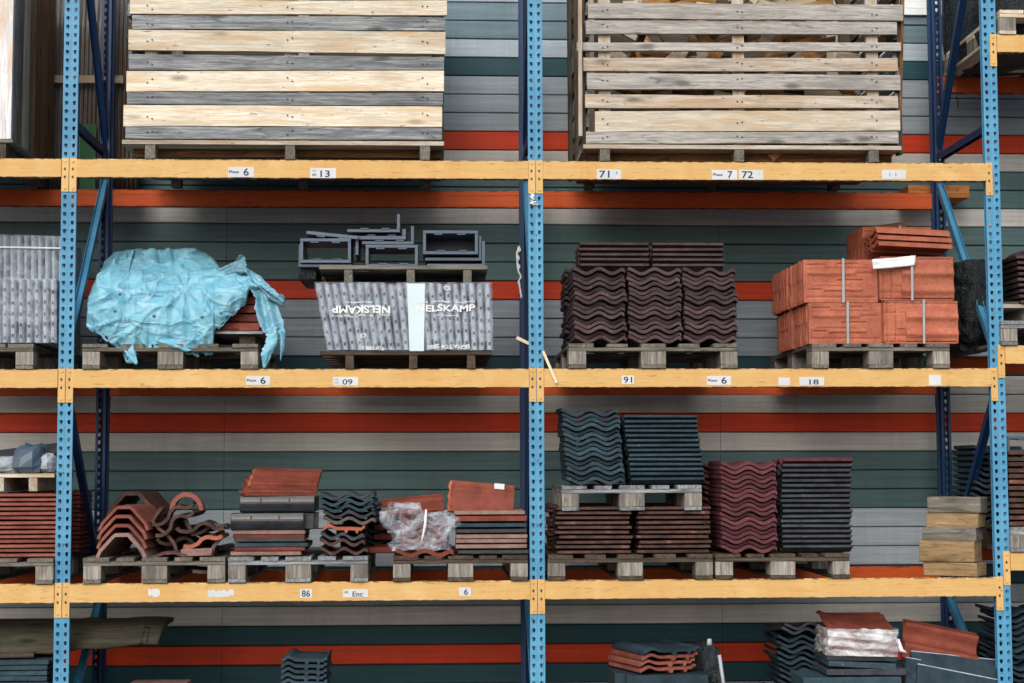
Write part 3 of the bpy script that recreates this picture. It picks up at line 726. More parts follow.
zg = z
xa, xb = gx(231, 520, 0), gx(304, 520, 0)
glazed(xa, xb, zg, zg+.1, .0, -.12, 'black glazed tile on edge, lower of two, in the mixed stack')
MB_ = MB().box(gx(238, 520, 0), gx(314, 520, 0), .045, .36, zg, zg+.09, j=.004)
tag(MB_.build('roof_tile', MT['blackglaze'], bevel=.006), 'thick black tile lying behind the lower black glazed one', 'roof tile')
xa, xb = gx(240, 505, .03), gx(315, 505, .03)
glazed(xa, xb, zg+.1, zg+.198, .03, -.1, 'black glazed tile on edge, upper of two, in the mixed stack')
MB_ = MB().box(xa+.02, xb+.0, .075, .38, zg+.1, zg+.185, j=.004)
tag(MB_.build('roof_tile', MT['blackglaze'], bevel=.006), 'thick black tile lying behind the upper black glazed one', 'roof tile')
z = zg+.2
tile('low', 'blackglaze', (gx(277, 497, .1), .2, z), (0, 0, PI/2), 'thin black tile under the red tile on top of the mixed stack', '', .34, .43, .02)
TOPRED = (zg+.215)
# wavy mix
gpx = 'mixed wavy tiles beside the black stack'
xw = gx(344, 540, .0); z = D3+.004
for mat, kd, wd, dx, tl, hh, lab in (('brown_clay', 'wave', .27, .0, .0, .05, 'sooty red wavy tile at the bottom beside the black stack'), ('brown_clay', 'wave', .26, -.01, .03, .034, 'red edged wavy tile second from bottom beside the black stack'), ('charcoal', 'wave', .25, -.01, .02, .04, 'charcoal wavy tile under the orange one'),
        ('orange_clay', 'pan', .24, -.0, .0, .05, 'orange tile with small feet in the middle of the wavy mix'), ('grime_clay', 'wave', .3, .03, .02, .034, 'sooty brown tile directly above the orange one'), ('charcoal', 'wave', .3, .03, .0, .036, 'dark wavy tile with lower bluish sheen in the wavy mix'), ('slate', 'wave', .3, .02, -.03, .036, 'slate blue wavy tile second from the top of the wavy mix'), ('slate', 'wave', .31, .015, -.03, .036, 'slate blue wavy tile near the top of the wavy mix'), ('charcoal', 'wave', .31, .02, -.04, .036, 'topmost charcoal wavy tile of the wavy mix')):
    tile(kd, mat, (xw+dx, rnd.uniform(-.005, .03), z), (0, tl, rnd.uniform(-.04, .04)), lab, gpx, wd, .4, .02); z += hh
stack('wave', 'charcoal', gx(362, 540, .4), .42, D3+.004, 8, .036, 'REST', 'charcoal tiles behind the wavy mix', wd=.3, jx=.02, jr=.1)

# ------------------------------------------------------------------ bagged tiles and flat stack
tile('wave', 'brick_clay', (gx(425, 556, -.03), -.035, D3-.012), (0, 0, 0), 'bright red wavy tile hanging over the front of the dark pallet', '', .33, .42, .026)
x0 = gx(455, 540, 0); z = D3+.002
labs = ['black tile at the bottom right of the dark pallet', 'lowest pinkish grey tile of three in the right stack', 'middle pinkish grey tile of three in the right stack', 'upper pinkish grey tile of three in the right stack', 'black tile above the pinkish grey ones', 'slate blue tile with chipped pale rim in the right stack', 'bright red tile under the pale one in the right stack', 'pale pinkish tile under the leaning brown tile']
for i, (mat, hh, dx) in enumerate((('blackglaze', .034, .01), ('pink_clay', .028, .0), ('pink_clay', .028, .0), ('pink_clay', .03, .003), ('blackglaze', .034, .0), ('slate', .032, .0), ('brick_clay', .04, .0), ('pink_clay', .026, -.01))):
    tile('low', mat, (x0+dx+.21, .18, z), (0, rnd.uniform(-.012, .012), PI/2), labs[i], 'flat tiles in the right stack', .34, .41, .018 if i != 6 else .026); z += hh
def faced(xa, ya, za, L, H, mat, rot, label, rim=None, stick=False):
    """a tile leaning with its broad face forward: shallow roll along the face, thick broken rim on the left"""
    b = MB()
    def f(u, v):
        y = -.012*math.exp(-((v-.72)/.09)**2)-.006*math.exp(-((v-.1)/.06)**2)+.0015*mn.noise((u*9, v*9, 3.1))
        return Vector((u*L, y, v*H))
    b.grid(f, 24, 24)
    b.box(0, L, .002, .02, 0, H)
    o = b.build('roof_tile', MT[mat], None, (xa, ya, za), rot)
    r = MB()
    r.tube([(-.002+.004*math.sin(i*2.1), .008, H*i/10) for i in range(11)], [.011+.003*math.sin(i*1.7) for i in range(11)], 7); r.build('broken_rim', MT[rim or mat], o)
    if stick: MB().box(L*.68, L*.84, -.008, -.006, H*.82, H*1.0).build('sticker', MT['paper'], o)
    return tag(o, label, 'roof tile')
faced(gx(449, 512, .04), .04, z+.002, .37, .2, 'brick_clay', (-.5, .09, .0), 'brown red tile leaning face forward with a white sticker, topmost on the dark pallet', 'orange_clay', True)
tile('low', 'darkred', (gx(400, 540, .15), .33, D3+.005), (0, 0, PI/2), 'dark red bottom tile behind the clear plastic bag', '', .36, .4, .03)
for i in range(5): tile('wave', 'red_clay', (gx(424, 540, .05)+rnd.uniform(-.01, .01), .03, D3+.036+i*.034), (0, 0, rnd.uniform(-.03, .03)), 'reddish wavy tile packed inside the clear plastic bag', 'tiles inside the plastic bag', .27, .36, .02)
for i in range(4): tile('low', 'darkred', (gx(408, 520, .5), .58, D3+.005+i*.06), (0, .03, PI/2+.05), 'REST', 'dark red tiles behind the bag', .36, .42, .03)
faced(gx(243, 492, .0), .0, TOPRED, .42, .30, 'brick_clay', (-1.28, .01, .03), 'red ribbed tile lying on top of the black glazed tiles', 'darkred')
faced(gx(249, 484, .06), .08, TOPRED+.045, .39, .30, 'brick_clay', (-1.25, .03, -.02), 'topmost red tile above the black glazed tiles', 'orange_clay')
faced(gx(384, 514, .32), .3, D3+.225, .36, .17, 'brick_clay', (-1.0, -.09, .02), 'weathered red tile lying on its back behind the plastic bag', 'red_clay')
def bag():
    b = MB(); cx, cz = gx(421, 536, 0), D3+.03
    def f(u, v):
        # belt around the tiles: u round the plan, v up
        a = u*2*PI; k = 1/max(abs(math.cos(a)), abs(math.sin(a)))**.75
        wdt = .155+.075*min(1, max(0, (v-.42)/.25))+(.02 if v < .12 else 0); dp = .2
        x = math.cos(a)*k*wdt; y = math.sin(a)*k*dp
        zz = v*.225+(.035*max(0, (v-.55))/.45)*(1 if x < 0 else -.25)+(.012*math.sin(3*a))*v
        if v > .9: x *= .75; y *= .55
        n_ = mn.fractal(Vector((x*9, y*9, zz*9)), .9, 2, 4)*.022; r_ = abs(mn.noise(Vector((x*16+5, y*16, zz*11))))*.03
        s_ = 1+(n_+r_)/.18
        return Vector((cx+x*s_, .19+y*s_, cz+zz+n_*.6))
    b.grid(f, 110, 46)
    o = b.build('plastic_bag', MT['bag']); tag(o, 'crinkled clear plastic bag wrapped round tiles on the dark pallet', 'plastic bag')
    t = MB(); t.tube([(cx+.03, -.045, cz+.235), (cx+.025, -.05, cz+.15), (cx+.012, -.04, cz+.09), (cx+.0, -.03, cz+.03)], [.006, .009, .007, .004], 6); t.build('tied_neck', MT['printwhite'], o)
bag()

# ------------------------------------------------------------------ orange clay bundles
def relief(kind):
    def back(u, v):
        d = 0.0
        for c, w_, a, u0, u1 in ((.12, .03, -.006, .03, .97), (.3, .035, .010, .28, .8), (.3, .02, -.008, .05, .25), (.52, .02, -.009, .45, .8), (.68, .05, .011, .06, .7), (.68, .03, -.006, .72, .95), (.88, .02, -.008, .05, .3), (.9, .02, -.008, .45, .75)):
            if u0 < u < u1: d += a*math.exp(-((v-c)/w_)**2)
        for c in (.14, .86):
            if .18 < v < .6: d -= .003*math.exp(-((u-c)/.006)**2)
        d += .004*math.exp(-((v-.42)/.02)**2)*(1 if .1 < u < .62 else 0)-.004*math.exp(-((v-.8)/.015)**2)*(1 if .3 < u < .9 else 0)
        return d
    def face(u, v):
        d = 0.0
        if u > .3:
            for c in (.22, .62): d += .020*math.exp(-((v-c)/.085)**2)
            d -= .006*math.exp(-((v-.93)/.03)**2)
        else:
            d -= .006
            for c in (.18, .72): d -= .006*math.exp(-((v-c)/.025)**2)
            for c in (.06, .17): d -= .008*math.exp(-((u-c)/.012)**2)
            if .17 < u < .3 and .35 < v < .75: d += .006
        if v < .06: d -= .02
        return d
    return back if kind == 'back' else face
RT = {}
def bundle(x0, x1, y0, y1, z0, z1, kind, label, n, strap=(.52,), rz=0.0, backrow=False):
    W, H, D = x1-x0, z1-z0, y1-y0
    t = thing('tile_bundle', label, 'tile bundle', ((x0+x1)/2, y0, z0), (0, 0, rz), 'strapped bundles of orange clay tiles')
    p = D/n
    fn = relief(kind)
    for i in range(n):
        b = MB(); th = p*.8; jz = rnd.uniform(-.003, .003) if i else 0; jx = rnd.uniform(-.004, .004) if i else 0; q = .012
        if i == 0:
            b.grid(lambda u, v: Vector(((u-.5)*W, -fn(u, v)*.75+.0012*mn.noise((u*25, v*25, W*9)), v*H)), 96, 64, smooth=False)
            b.box(-W/2, W/2, .012, th, 0, H)
            for aa, bb in ((-W/2, -W/2+.006), (W/2-.006, W/2)): b.box(aa, bb, .001, .012, 0, H)
            b.box(-W/2, W/2, .001, .012, H-.006, H); b.box(-W/2, W/2, .001, .012, 0, .006)
        else:
            b.box(-W/2+jx, W/2+jx, 0, th*.55, jz, H+jz)
            b.box(-W/2+jx-.003, W/2+jx+.003, th*.3, th*.75, jz+H*.05, H*.3+jz); b.box(-W/2+jx-.004, W/2+jx+.004, th*.3, th*.8, jz+H*.55, H*.95+jz)
        b.build('roof_tile', MT['orange_clay'], t, (0, i*p, 0))
    for s_ in strap:
        xs = -W/2+W*s_; b = MB(); pts = []
        off = .026
        for (ya, za) in ((-off, -.001), (-off, H+.006), (D, H+.006)): pts.append((ya, za))
        b.box(xs-.007, xs+.007, -off-.0012, -off, -.003, H+.005); b.box(xs-.007, xs+.007, -off, D, H+.004, H+.0055)
        b.build('strap', MT['strap'], t, rot=(0, .012, 0))
    return t
BN = 14
zA = D2+.002
xl0, xl1 = gx(808, 330, .02), gx(880.5, 330, .02); xr0, xr1 = gx(883, 330, 0), gx(957, 330, 0)
hA = gz(840, 303, .02)-zA; hB = gz(920, 301, 0)-zA
bundle(xl0, xl1, .0, .40, zA, zA+hA-.002, 'back', 'lower left front bundle of orange clay tiles, ribbed backs forward', BN)
bundle(xr0, xr1, -.02, .40, zA, zA+hB-.002, 'face', 'lower right front bundle of orange clay tiles, smooth faces forward', BN)
bundle(xl0-.01, xl1-.01, .43, .86, zA, zA+hA-.002, 'back', 'lower left bundle of orange clay tiles in the back row', BN)
bundle(xr0, xr1-.02, .43, .86, zA, zA+hB-.002, 'face', 'lower right bundle of orange clay tiles in the back row', BN)
xl0, xl1 = gx(803, 280, .02), gx(877, 280, .02); xr0, xr1 = gx(879, 280, 0), gx(953, 280, 0)
zB = zA+hA+.002; zC = zA+hB+.002
hA2 = gz(840, 260, .02)-zB; hB2 = gz(920, 257, 0)-zC
bundle(xl0, xl1, .01, .41, zB, zB+hA2, 'back', 'upper left front bundle of orange clay tiles, ribbed backs forward', BN)
bundle(xr0, xr1, -.01, .41, zC, zC+hB2, 'face', 'upper right front bundle of orange clay tiles under the white sheet', BN, strap=(.42,))
bundle(xl0-.01, xl1-.01, .44, .87, zB, zB+hA2, 'back', 'upper left bundle of orange clay tiles in the back row', BN)
bundle(xr0, xr1-.02, .44, .87, zC, zC+hB2, 'face', 'upper right bundle of orange clay tiles in the back row', BN)
zT = zB+max(hA2, hB2+zC-zB)+.008
xa, xb = gx(862, 240, .47), gx(931, 240, .47)
bundle(xa, xb, .46, .86, zT, gz(890, 227, .46), 'back', 'topmost orange clay tile bundle standing at the back behind the loose tiles', BN)
zz = zC+hB2+.003
for i, (px, lab) in enumerate(((915, 'lowest of three loose orange tiles above the white sheet'), (914, 'middle of three loose orange tiles above the white sheet'), (912, 'uppermost of three loose orange tiles above the white sheet'))):
    tile('pan', 'orange_clay', (gx(px, 250, .02)+.01, .2, zz+i*.036+(.03 if i == 0 else .03)), (.05, rnd.uniform(-.01, .015), PI/2+rnd.uniform(-.03, .03)), lab, 'loose orange tiles', .36, .44, .024)
def sheet(name, pts, nu, nv, mat, amp, label, cat, th=.0015, scn=9):
    b = MB()
    def f(u, v):
        a = Vector(pts[0]).lerp(Vector(pts[1]), u); c = Vector(pts[3]).lerp(Vector(pts[2]), u); p = a.lerp(c, v)
        n_ = mn.fractal(p*scn, .8, 2, 3)*amp; return p+Vector((0, n_-amp*.2, n_*.4))
    b.grid(f, nu, nv); o = b.build(name, MT[mat]); s_ = o.modifiers.new('thick', 'SOLIDIFY'); s_.thickness = th
    return tag(o, label, cat)
sheet('plastic_sheet', [g(871, 259, -.045), g(916, 256, -.045), g(915, 266, -.05), g(873, 269, -.05)], 20, 8, 'printwhite', .02, 'white plastic sheet hanging over the upper right orange bundle', 'sheet', .002, 6)
b = MB().box(-.13, .13, -.02, .02, -.018, .018, j=.004)
o = b.build('wooden_stick', MT['brownX'], None, g(889, 223.5, .64), (0, -.16, .5), bevel=.003); tag(o, 'short brown wooden stick lying on the topmost orange bundle', 'stick')
o.location.z = gz(890, 227, .46)+.028

# ------------------------------------------------------------------ film wrapped packs
def film_pack(x0, x1, y0, y1, z0, z1, n, label, slant=0.0, tilecol='graptile', topslope=0, holes=True):
    W, H, D = x1-x0, z1-z0, y1-y0
    t = thing('tile_pack', label, 'tile pack', (x0, y0, z0))
    p = W/n
    for i in range(n):
        b = MB(); q = (i+.5)*p; w_ = p*.40
        hz = H-topslope*i/n-rnd.uniform(0, .006)
        pr = [(-w_, .03), (-w_*.8, .010), (-w_*.35, -.001), (w_*.35, -.001), (w_*.8, .010), (w_, .03), (w_, .32), (-w_, .32)]
        s_ = slant*(1-i/n)+.02
        vs = []
        for zz in (0.004, hz):
            dx = -s_*zz
            for x, y in pr: vs.append((q+x+dx+s_*H*.0, y, zz))
        m = len(pr); b.add(vs, [(k, (k+1) % m, m+(k+1) % m, m+k) for k in range(m)]+[tuple(range(m))[::-1], tuple(range(m, 2*m))])
        if holes:
            for k in range(5):
                zz = hz*(.1+.18*k)+rnd.uniform(-.01, .01); b.box(q-s_*zz-.006, q-s_*zz+.006, -.0045, -.0025, zz-.009, zz+.009, 1)
        b.build('roof_tile', [MT[tilecol], MT['hole']], t)
    b = MB().box(.01, W-.01, .33, D, 0.004, H-.012-topslope); b.build('tile_core', MT['graptile'], t)
    f = MB()
    s0 = slant
    def front(u, v):
        q = u*W; ph = (u*n) % 1; rid = -.007+.004*abs(ph-.5)*2
        x = q-(s0*(1-u)+.02)*v*H
        return Vector((x, rid-.0015*mn.noise((u*20, v*8, 1.3)), v*(H+.004-topslope*u)))
    f.grid(front, n*6, 16)
    def topf(u, v):
        x = u*W-(s0*(1-u)+.02)*H; return Vector((x, -.006+v*(D+.01), H+.004-topslope*u+.004*mn.noise((u*9, v*5, .3))))
    f.grid(topf, 40, 14)
    for xx, sg in ((0, -1), (W, 1)):
        f.grid(lambda u, v: Vector((xx+sg*.006-((s0 if sg < 0 else 0)+.02)*v*H+.004*mn.noise((u*9, v*9, 4.)), -.006+u*(D+.01), v*(H+.003-(topslope if sg > 0 else 0)))), 14, 10)
    fo = f.build('packing_film', MT['film'], t)
    return t, fo, W, H
xa, xb = gx(327, 345, -.01), gx(493.5, 345, -.01); ztop = gz(400, 283, -.01); zb_ = L2+.106
pk, fo, W, H = film_pack(xa, xb, -.01, .9, zb_, ztop, 22, 'large film wrapped pack of grey roof tiles with white lettering and label strip', slant=.17)
def rel(px, py): p = g(px, py, -.02); return p.x-xa, p.z-zb_
b = MB()
x_, z_ = rel(332, 313.3); x2, z2 = rel(390, 305.5); lettering(fo, 'NELSKAMP', x_, z_, x2-x_, z2-z_, -.0105, .03, True)
for p0, p1, q0, q1, s in ((346, 373, 303.2, 301, 'www nelskamp de'), (333, 353, 317, 315.2, 'Dach Ziegel'), (358, 373, 316.4, 314.6, 'Der Dach'), (379, 390, 315.6, 313.8, 'Ihr Plus')):
    x_, z_ = rel(p0, q0); x2, z2 = rel(p1, q1); lettering(fo, s, x_, z_, x2-x_, z2-z_, -.0105, .03, True)
x_, z_ = rel(416, 311.6); x2, z2 = rel(475, 304.8); lettering(fo, 'NELSKAMP', x_, z_, x2-x_, z2-z_, -.0125, .03, False)
for p0, p1, q0, q1, s in ((418, 428, 303, 301.2, 'Ihr Plus'), (434, 450, 302.4, 300.6, 'Der Dach'), (456, 475, 303, 301.2, 'Dach Ziegel'), (434, 459, 316.3, 314.8, 'www nelskamp de')):
    x_, z_ = rel(p0, q0); x2, z2 = rel(p1, q1); lettering(fo, s, x_, z_, x2-x_, z2-z_, -.0125, .03, False)
x_, z_ = rel(360, 338); x2, z2 = rel(365.5, 334); lettering(fo, 'CE', x_, z_, x2-x_, z2-z_, -.0105, .02, True)
x_, z_ = rel(444, 290); x2, z2 = rel(451, 286); lettering(fo, 'CE', x_, z_, x2-x_, z2-z_, -.0105, .02, False)
x_, z_ = rel(362, 350); x2, z2 = rel(384, 346.5); lettering(fo, 'TOP 2000 S', x_, z_, x2-x_, z2-z_, -.0105, .02, True)
x_, z_ = rel(428, 348.5); x2, z2 = rel(470, 344.5); lettering(fo, 'SIGMA TOP 2000', x_, z_, x2-x_, z2-z_, -.0105, .02, True)

b = MB(); c = [rel(*q) for q in ((409.5, 351), (424, 351), (425, 283.5), (407, 283.5))]
b.add([(x, -.0115+(.002 if i > 1 else 0), zz) for i, (x, zz) in enumerate(c)]+[(x, -.009, zz) for x, zz in c], [(0, 1, 2, 3), (7, 6, 5, 4), (0, 4, 5, 1), (1, 5, 6, 2), (2, 6, 7, 3), (3, 7, 4, 0)])
b.build('label_strip', plain('pale_label_strip', lin((198, 216, 224)), .4, 0, .5, .02, .04), pk)
# left bay packs
xb = gx(57, 345, 0); za = D2+.006; zb2 = gz(30, 279, 0)
film_pack(xb-1.0, xb, 0, .5, za, zb2, 22, 'lower perforated film wrapped tile pack at the left edge of the photo', slant=.0, tilecol='graptile')
xb2 = gx(66, 260, .52)
pk2, fo2, W2, H2 = film_pack(xb2-1.0, xb2, .52, 1.0, D2+.006, gz(30, 232, .52), 24, 'taller film wrapped tile pack with a white strap behind the lower pack', slant=.0, topslope=.03, holes=False)
b = MB(); zs_ = gz(30, 247, .52)-(D2+.006); b.box(0, W2, -.016, -.0135, zs_-.006, zs_+.004, rot=(0, .015, 0)); b.build('strap', MT['printwhite'], pk2)
# small pallet with flashing frames
zf = ztop+.006
tp = pallet(319, 488, 275, zf, 'old', 'thin light pallet with dark window flashing frames on the film wrapped pack', y=.02, d=.8, kind='low')
zdeck = zf+.1
def frame(px0, px1, py0, py1, Y, dep, sides, label, t=.018, ry=0, lip=True):
    a = g(px0, py1, Y); c = g(px1, py0, Y); W, H = c.x-a.x, c.z-a.z
    b = MB()
    if 'B' in sides: b.box(0, W, 0, dep, 0, t)
    if 'T' in sides: b.box(0, W, 0, dep, H-t, H)
    if 'L' in sides: b.box(0, t, 0.0005, dep-.0005, t if 'B' in sides else 0, H-t if 'T' in sides else H)
    if 'R' in sides: b.box(W-t, W, 0.0005, dep-.0005, t if 'B' in sides else 0, H-t if 'T' in sides else H)
    if 'K' in sides: b.box(t, W-t, dep-.012, dep-.002, t, H-t)
    if 'B' in sides and lip:
        for u in (.25, .65): b.box(W*u, W*u+.05, -.004, .03, t, t+.007)
    if 'T' in sides:
        for u in (.2, .62): b.box(W*u, W*u+.05, .002, .03, H-t-.008, H-t)
    o = b.build('flashing_frame', MT['flashing'], None, (a.x, Y, a.z), (0, ry, 0), bevel=.002)
    return tag(o, label, 'flashing frame', 'dark flashing frames on the small pallet')
frame(300, 351, 238.5, 262.8, .04, .3, 'BTLR', 'open grey flashing frame at the left end of the small pallet')
frame(298.5, 352, 245, 267.0, .06, .5, 'BL', 'lower angle flashing nested under the left open frame', lip=False)
frame(306, 358, 230.8, 236.0, .05, .35, 'T', 'tilted flashing strip resting on the left frame', t=.02, ry=.1)
frame(354.5, 358.5, 235.5, 255, .08, .35, 'R', 'upright grey flashing plate between left and middle frames', t=.018)
frame(365.5, 418, 244.8, 267.2, .03, .3, 'BTLR', 'open grey flashing frame in the middle of the small pallet')
frame(362, 414, 226, 244.3, .06, .4, 'BR', 'lowest angle flashing lying on the middle frame')
frame(354, 406, 229, 239.5, .08, .4, 'BR', 'middle angle flashing lying above the middle frame', t=.022)
frame(347, 400, 214, 232.2, .06, .4, 'BR', 'uppermost angle flashing with a tall right side on the middle pile')
frame(423, 478, 230.5, 254.3, .03, .3, 'BTLRK', 'closed dark flashing box at the right end of the small pallet')
frame(425, 481.5, 236, 260.5, .06, .42, 'BR', 'angle flashing nested under the dark flashing box', lip=False)
frame(427, 485, 241, 266.8, .05, .45, 'BR', 'lowest angle flashing at the right end of the small pallet', lip=False)
b = MB().box(gx(299, 275, .1), gx(316, 275, .1), .1, .6, gz(300, 280, .1), zdeck+.02, j=.004); tag(b.build('flashing_frame', MT['black_plastic'], bevel=.006), 'black folded flashing hanging off the left end of the small pallet', 'flashing frame', 'dark flashing frames on the small pallet')

# ------------------------------------------------------------------ blue tarpaulin load
def tarp():
    xl, xr = gx(91, 310, 0), gx(262, 310, 0)
    zlow = D2+.02
    # hidden load: strapped tiles on a thin board
    t = thing('tile_load', 'brown red tiles on a pale board peeping out under the torn blue tarpaulin', 'tile load', (xl, .06, D2))
    zt0 = gz(240, 331, .06)-D2
    MB().box(.12, xr-xl-.0, 0, .9, zt0-.016, zt0).build('board', MT['greyX'], t)
    for x in (.15, (xr-xl)*.5, xr-xl-.14): MB().box(x, x+.09, .05, .9, .0005, zt0-.0165).build('batten', MT['darkY'], t)
    for r_ in range(5):
        for c_ in range(2):
            W = (xr-xl-.16)/2-.004; b = MB(); x0 = .14+c_*(W+.006)
            b.box(x0, x0+W, .01+rnd.uniform(0, .01), .35, zt0+.002+r_*.052, zt0+.002+r_*.052+.046, j=.003)
            b.box(x0+.03, x0+W-.12, .002, .02, zt0+.012+r_*.052, zt0+.02+r_*.052)
            b.build('roof_tile', MT['brick_clay'], t, bevel=.004)
    MB().box(.14, xr-xl-.03, .36, .9, zt0+.002, zt0+.26).build('tile_core', MT['brick_clay'], t)
    b = MB()
    def at_(px, py, Y): return g(px, py, Y)
    import bisect
    def poly(tab, s):
        i = max(1, min(len(tab)-1, bisect.bisect([q[0] for q in tab], s))); a, c = tab[i-1], tab[i]
        k = min(1, max(0, (s-a[0])/(c[0]-a[0]))); return a[1]+(c[1]-a[1])*k
    bot = [(86, 329), (92, 332), (100, 336), (108, 344), (116, 347), (122, 351), (126, 362), (134, 364), (137, 352), (148, 349), (160, 352), (172, 350), (185, 353), (196, 356), (205, 356), (214, 353), (217, 344), (213, 336), (214, 331), (222, 326), (236, 313), (246, 304), (249, 292), (258, 290)]
    xs_ = [91+(256-91)*i/60 for i in range(61)]
    ridge_y = [(86, 300), (91, 290), (98, 274), (110, 268), (130, 276), (160, 275), (190, 274), (215, 272), (235, 270), (250, 276), (258, 286)]
    back_y = [(86, 296), (98, 268), (112, 254), (135, 250), (170, 249), (200, 249), (212, 254), (225, 268), (240, 268), (258, 284)]
    def wr(p, amp):
        n1 = mn.fractal(Vector((p.x*3.2, p.y*3.2, p.z*4.2)), 1.0, 2, 4)
        rr = 1-abs(mn.noise(Vector((p.x*5+2, p.y*4, p.z*9+p.x*5))))*2
        r2 = 1-abs(mn.noise(Vector((p.x*14+7, p.y*8, p.z*20-p.x*9))))*2
        return amp*(n1*.9+max(0, rr)**2*.8+max(0, r2)**3*.4)
    def f(u, v):
        px = 88+u*(258-88)
        yb, yr, yt = poly(bot, px), poly(ridge_y, px), poly(back_y, px)
        if v < .62:
            k = v/.62; py = yb+(yr-yb)*k
            Y = .02-.05*math.sin(k*PI)*.7-.012*(1-k)+(.10*k**4)
            if px < 100: Y += (100-px)/12*.05
            xsh = 0
            if px < 104: xsh = (104-px)*.35*(1-abs(k-.12)*1.05)*-.25
            q = at_(px+xsh, py, Y)
        elif v < .86:
            k = (v-.62)/.24; py = yr+(yt-yr)*k; q = at_(px+(6*k if px < 130 else -4*k), py, .12+.34*k)
        else:
            k = (v-.86)/.14; q = at_(px+(6 if px < 130 else -4), yt, .46+.4*k); q.z -= .12*k
        kn = Vector((px-185, (yb+(yr-yb)*min(1, v/.62))-290, 0)); d = kn.length
        a = .010*mn.fractal(Vector((q.x*2.4, q.z*2.4, .3)), 1, 2, 2)
        c1 = 1-min(1, abs(mn.noise(Vector((q.x*3.0+q.z*2, 1.7, q.z*7.5-q.x*2.2))))*7); c2 = 1-min(1, abs(mn.noise(Vector((q.x*6-q.z*5, 4.7, q.z*9+q.x*3))))*9)
        a += .016*max(0, c1)+.009*max(0, c2)
        if v < .66:
            ang_ = math.atan2(kn.y, kn.x); a += .008*math.sin(ang_*8+.6*math.sin(d*.1))*math.exp(-d/38)*(1-math.exp(-d/5))
            if v < .3: a += .010*math.sin(px*.4+2*math.sin(px*.13))*(.3-v)/.3
        else: a += .020*max(-.4, math.sin(px*.30+1.3*math.sin(px*.11)))*min(1, (v-.66)*8)
        return q+Vector((.1*a, -a, a*.45))
    def keep(u, v):
        px = 88+u*170
        if v < .05: return mn.noise(Vector((px*.5, v*40, 2.2))) > -.25
        return True
    b.grid(f, 170, 90, keep=keep)
    # right-hand flap past the tear, and shreds
    def strip(pts, wds, nu=24, nv=10, seed=0.0, tw=0.0):
        P = [Vector(g(*q)) for q in pts]
        def ff(u, v):
            s_ = u*(len(P)-1); i = min(len(P)-2, int(s_)); k = s_-i; p = P[i].lerp(P[i+1], k); d = (P[i+1]-P[i]).normalized()
            wv = wds[i]+(wds[i+1]-wds[i])*k; side = d.cross(Vector((0, -1, 0))).normalized(); side = Matrix.Rotation(tw*u, 3, d)@side
            q = p+side*wv*(v-.5)*(1+.25*mn.noise(Vector((u*14, v*3, seed))))
            return q+Vector((0, -.5, .4))*(.03*mn.fractal(Vector((q.x*9, q.z*9+seed, seed)), 1, 2, 3))
        b.grid(ff, nu, nv)
    def patch(A, B, nu, nv, amp, seed, mi=0, jag=.0, fold=3):
        def pl_(T, u):
            k = u*(len(T)-1); i_ = min(len(T)-2, int(k)); k -= i_; return g(*T[i_]).lerp(g(*T[i_+1]), k)
        def ff(u, v):
            v2 = v
            if v < .02: v2 += jag*mn.noise(Vector((u*17, seed, 1)))
            if v > .98: v2 += jag*mn.noise(Vector((u*15, seed, 5)))
            q = pl_(A, u).lerp(pl_(B, u), v2)
            return q+Vector((0, -amp*math.sin(v*PI*fold+seed+2*mn.noise(Vector((u*2, seed, v))))-amp*mn.fractal(Vector((q.x*7, q.z*7, seed)), 1, 2, 3), amp*.3*mn.noise(Vector((u*6, v*6, seed)))))
        b.grid(ff, nu, nv, mi)
    # main sheet past the tear, its two tails, the grey folded edge along the top, hanging shreds
    patch([(244, 287, .0), (251, 290, -.01), (256, 298, -.015), (255, 310, -.02), (258, 323, -.02), (263, 333, -.02)], [(250, 270, .06), (262, 276, .05), (270, 289, .04), (277, 304, .02), (283, 320, .0), (285, 335, -.01)], 40, 18, .012, 1.3, jag=.10, fold=3)
    patch([(266, 329, -.022), (266, 342, -.03), (261, 352, -.035), (263, 369, -.03)], [(278, 326, -.02), (278, 343, -.035), (271, 356, -.035), (266, 367, -.03)], 24, 8, .008, 4.1, jag=.2, fold=2)
    patch([(278, 330, -.015), (280, 344, -.02), (280, 359, -.02)], [(285.5, 332, -.01), (284, 346, -.02), (281, 361, -.02)], 18, 6, .006, 6.3, jag=.2, fold=1.5)
    patch([(214, 272, .10), (228, 265, .10), (240, 261, .08), (254, 274, .05), (270, 287, .03), (285.5, 298, .01)], [(222, 278, .06), (236, 273, .04), (246, 273, .03), (257, 286, .01), (271, 301, .0), (284, 307, .0)], 44, 10, .010, 2.2, 1, jag=.15, fold=2.5)
    patch([(231, 270, .07), (236, 260, .09), (241, 254.5, .1)], [(247, 272, .04), (247, 265, .07), (245, 257, .1)], 14, 8, .010, 7.7, 1, jag=.2, fold=2)
    patch([(255, 275, .02), (268, 284, .0), (284, 299, -.01)], [(259, 285, .0), (270, 293, -.01), (284, 304, -.015)], 20, 6, .006, 9.1, 0, jag=.2, fold=1.5)
    patch([(121, 343, -.02), (126, 354, -.035), (136, 365, -.04)], [(133, 343, -.02), (136, 354, -.03), (138, 363, -.035)], 16, 6, .006, 3.1, jag=.25, fold=1.5)
    patch([(155, 341, -.015), (168, 346, -.035), (186, 352, -.035)], [(166, 338, -.015), (178, 340, -.03), (196, 349, -.03)], 18, 6, .008, 5.7, jag=.25, fold=2)
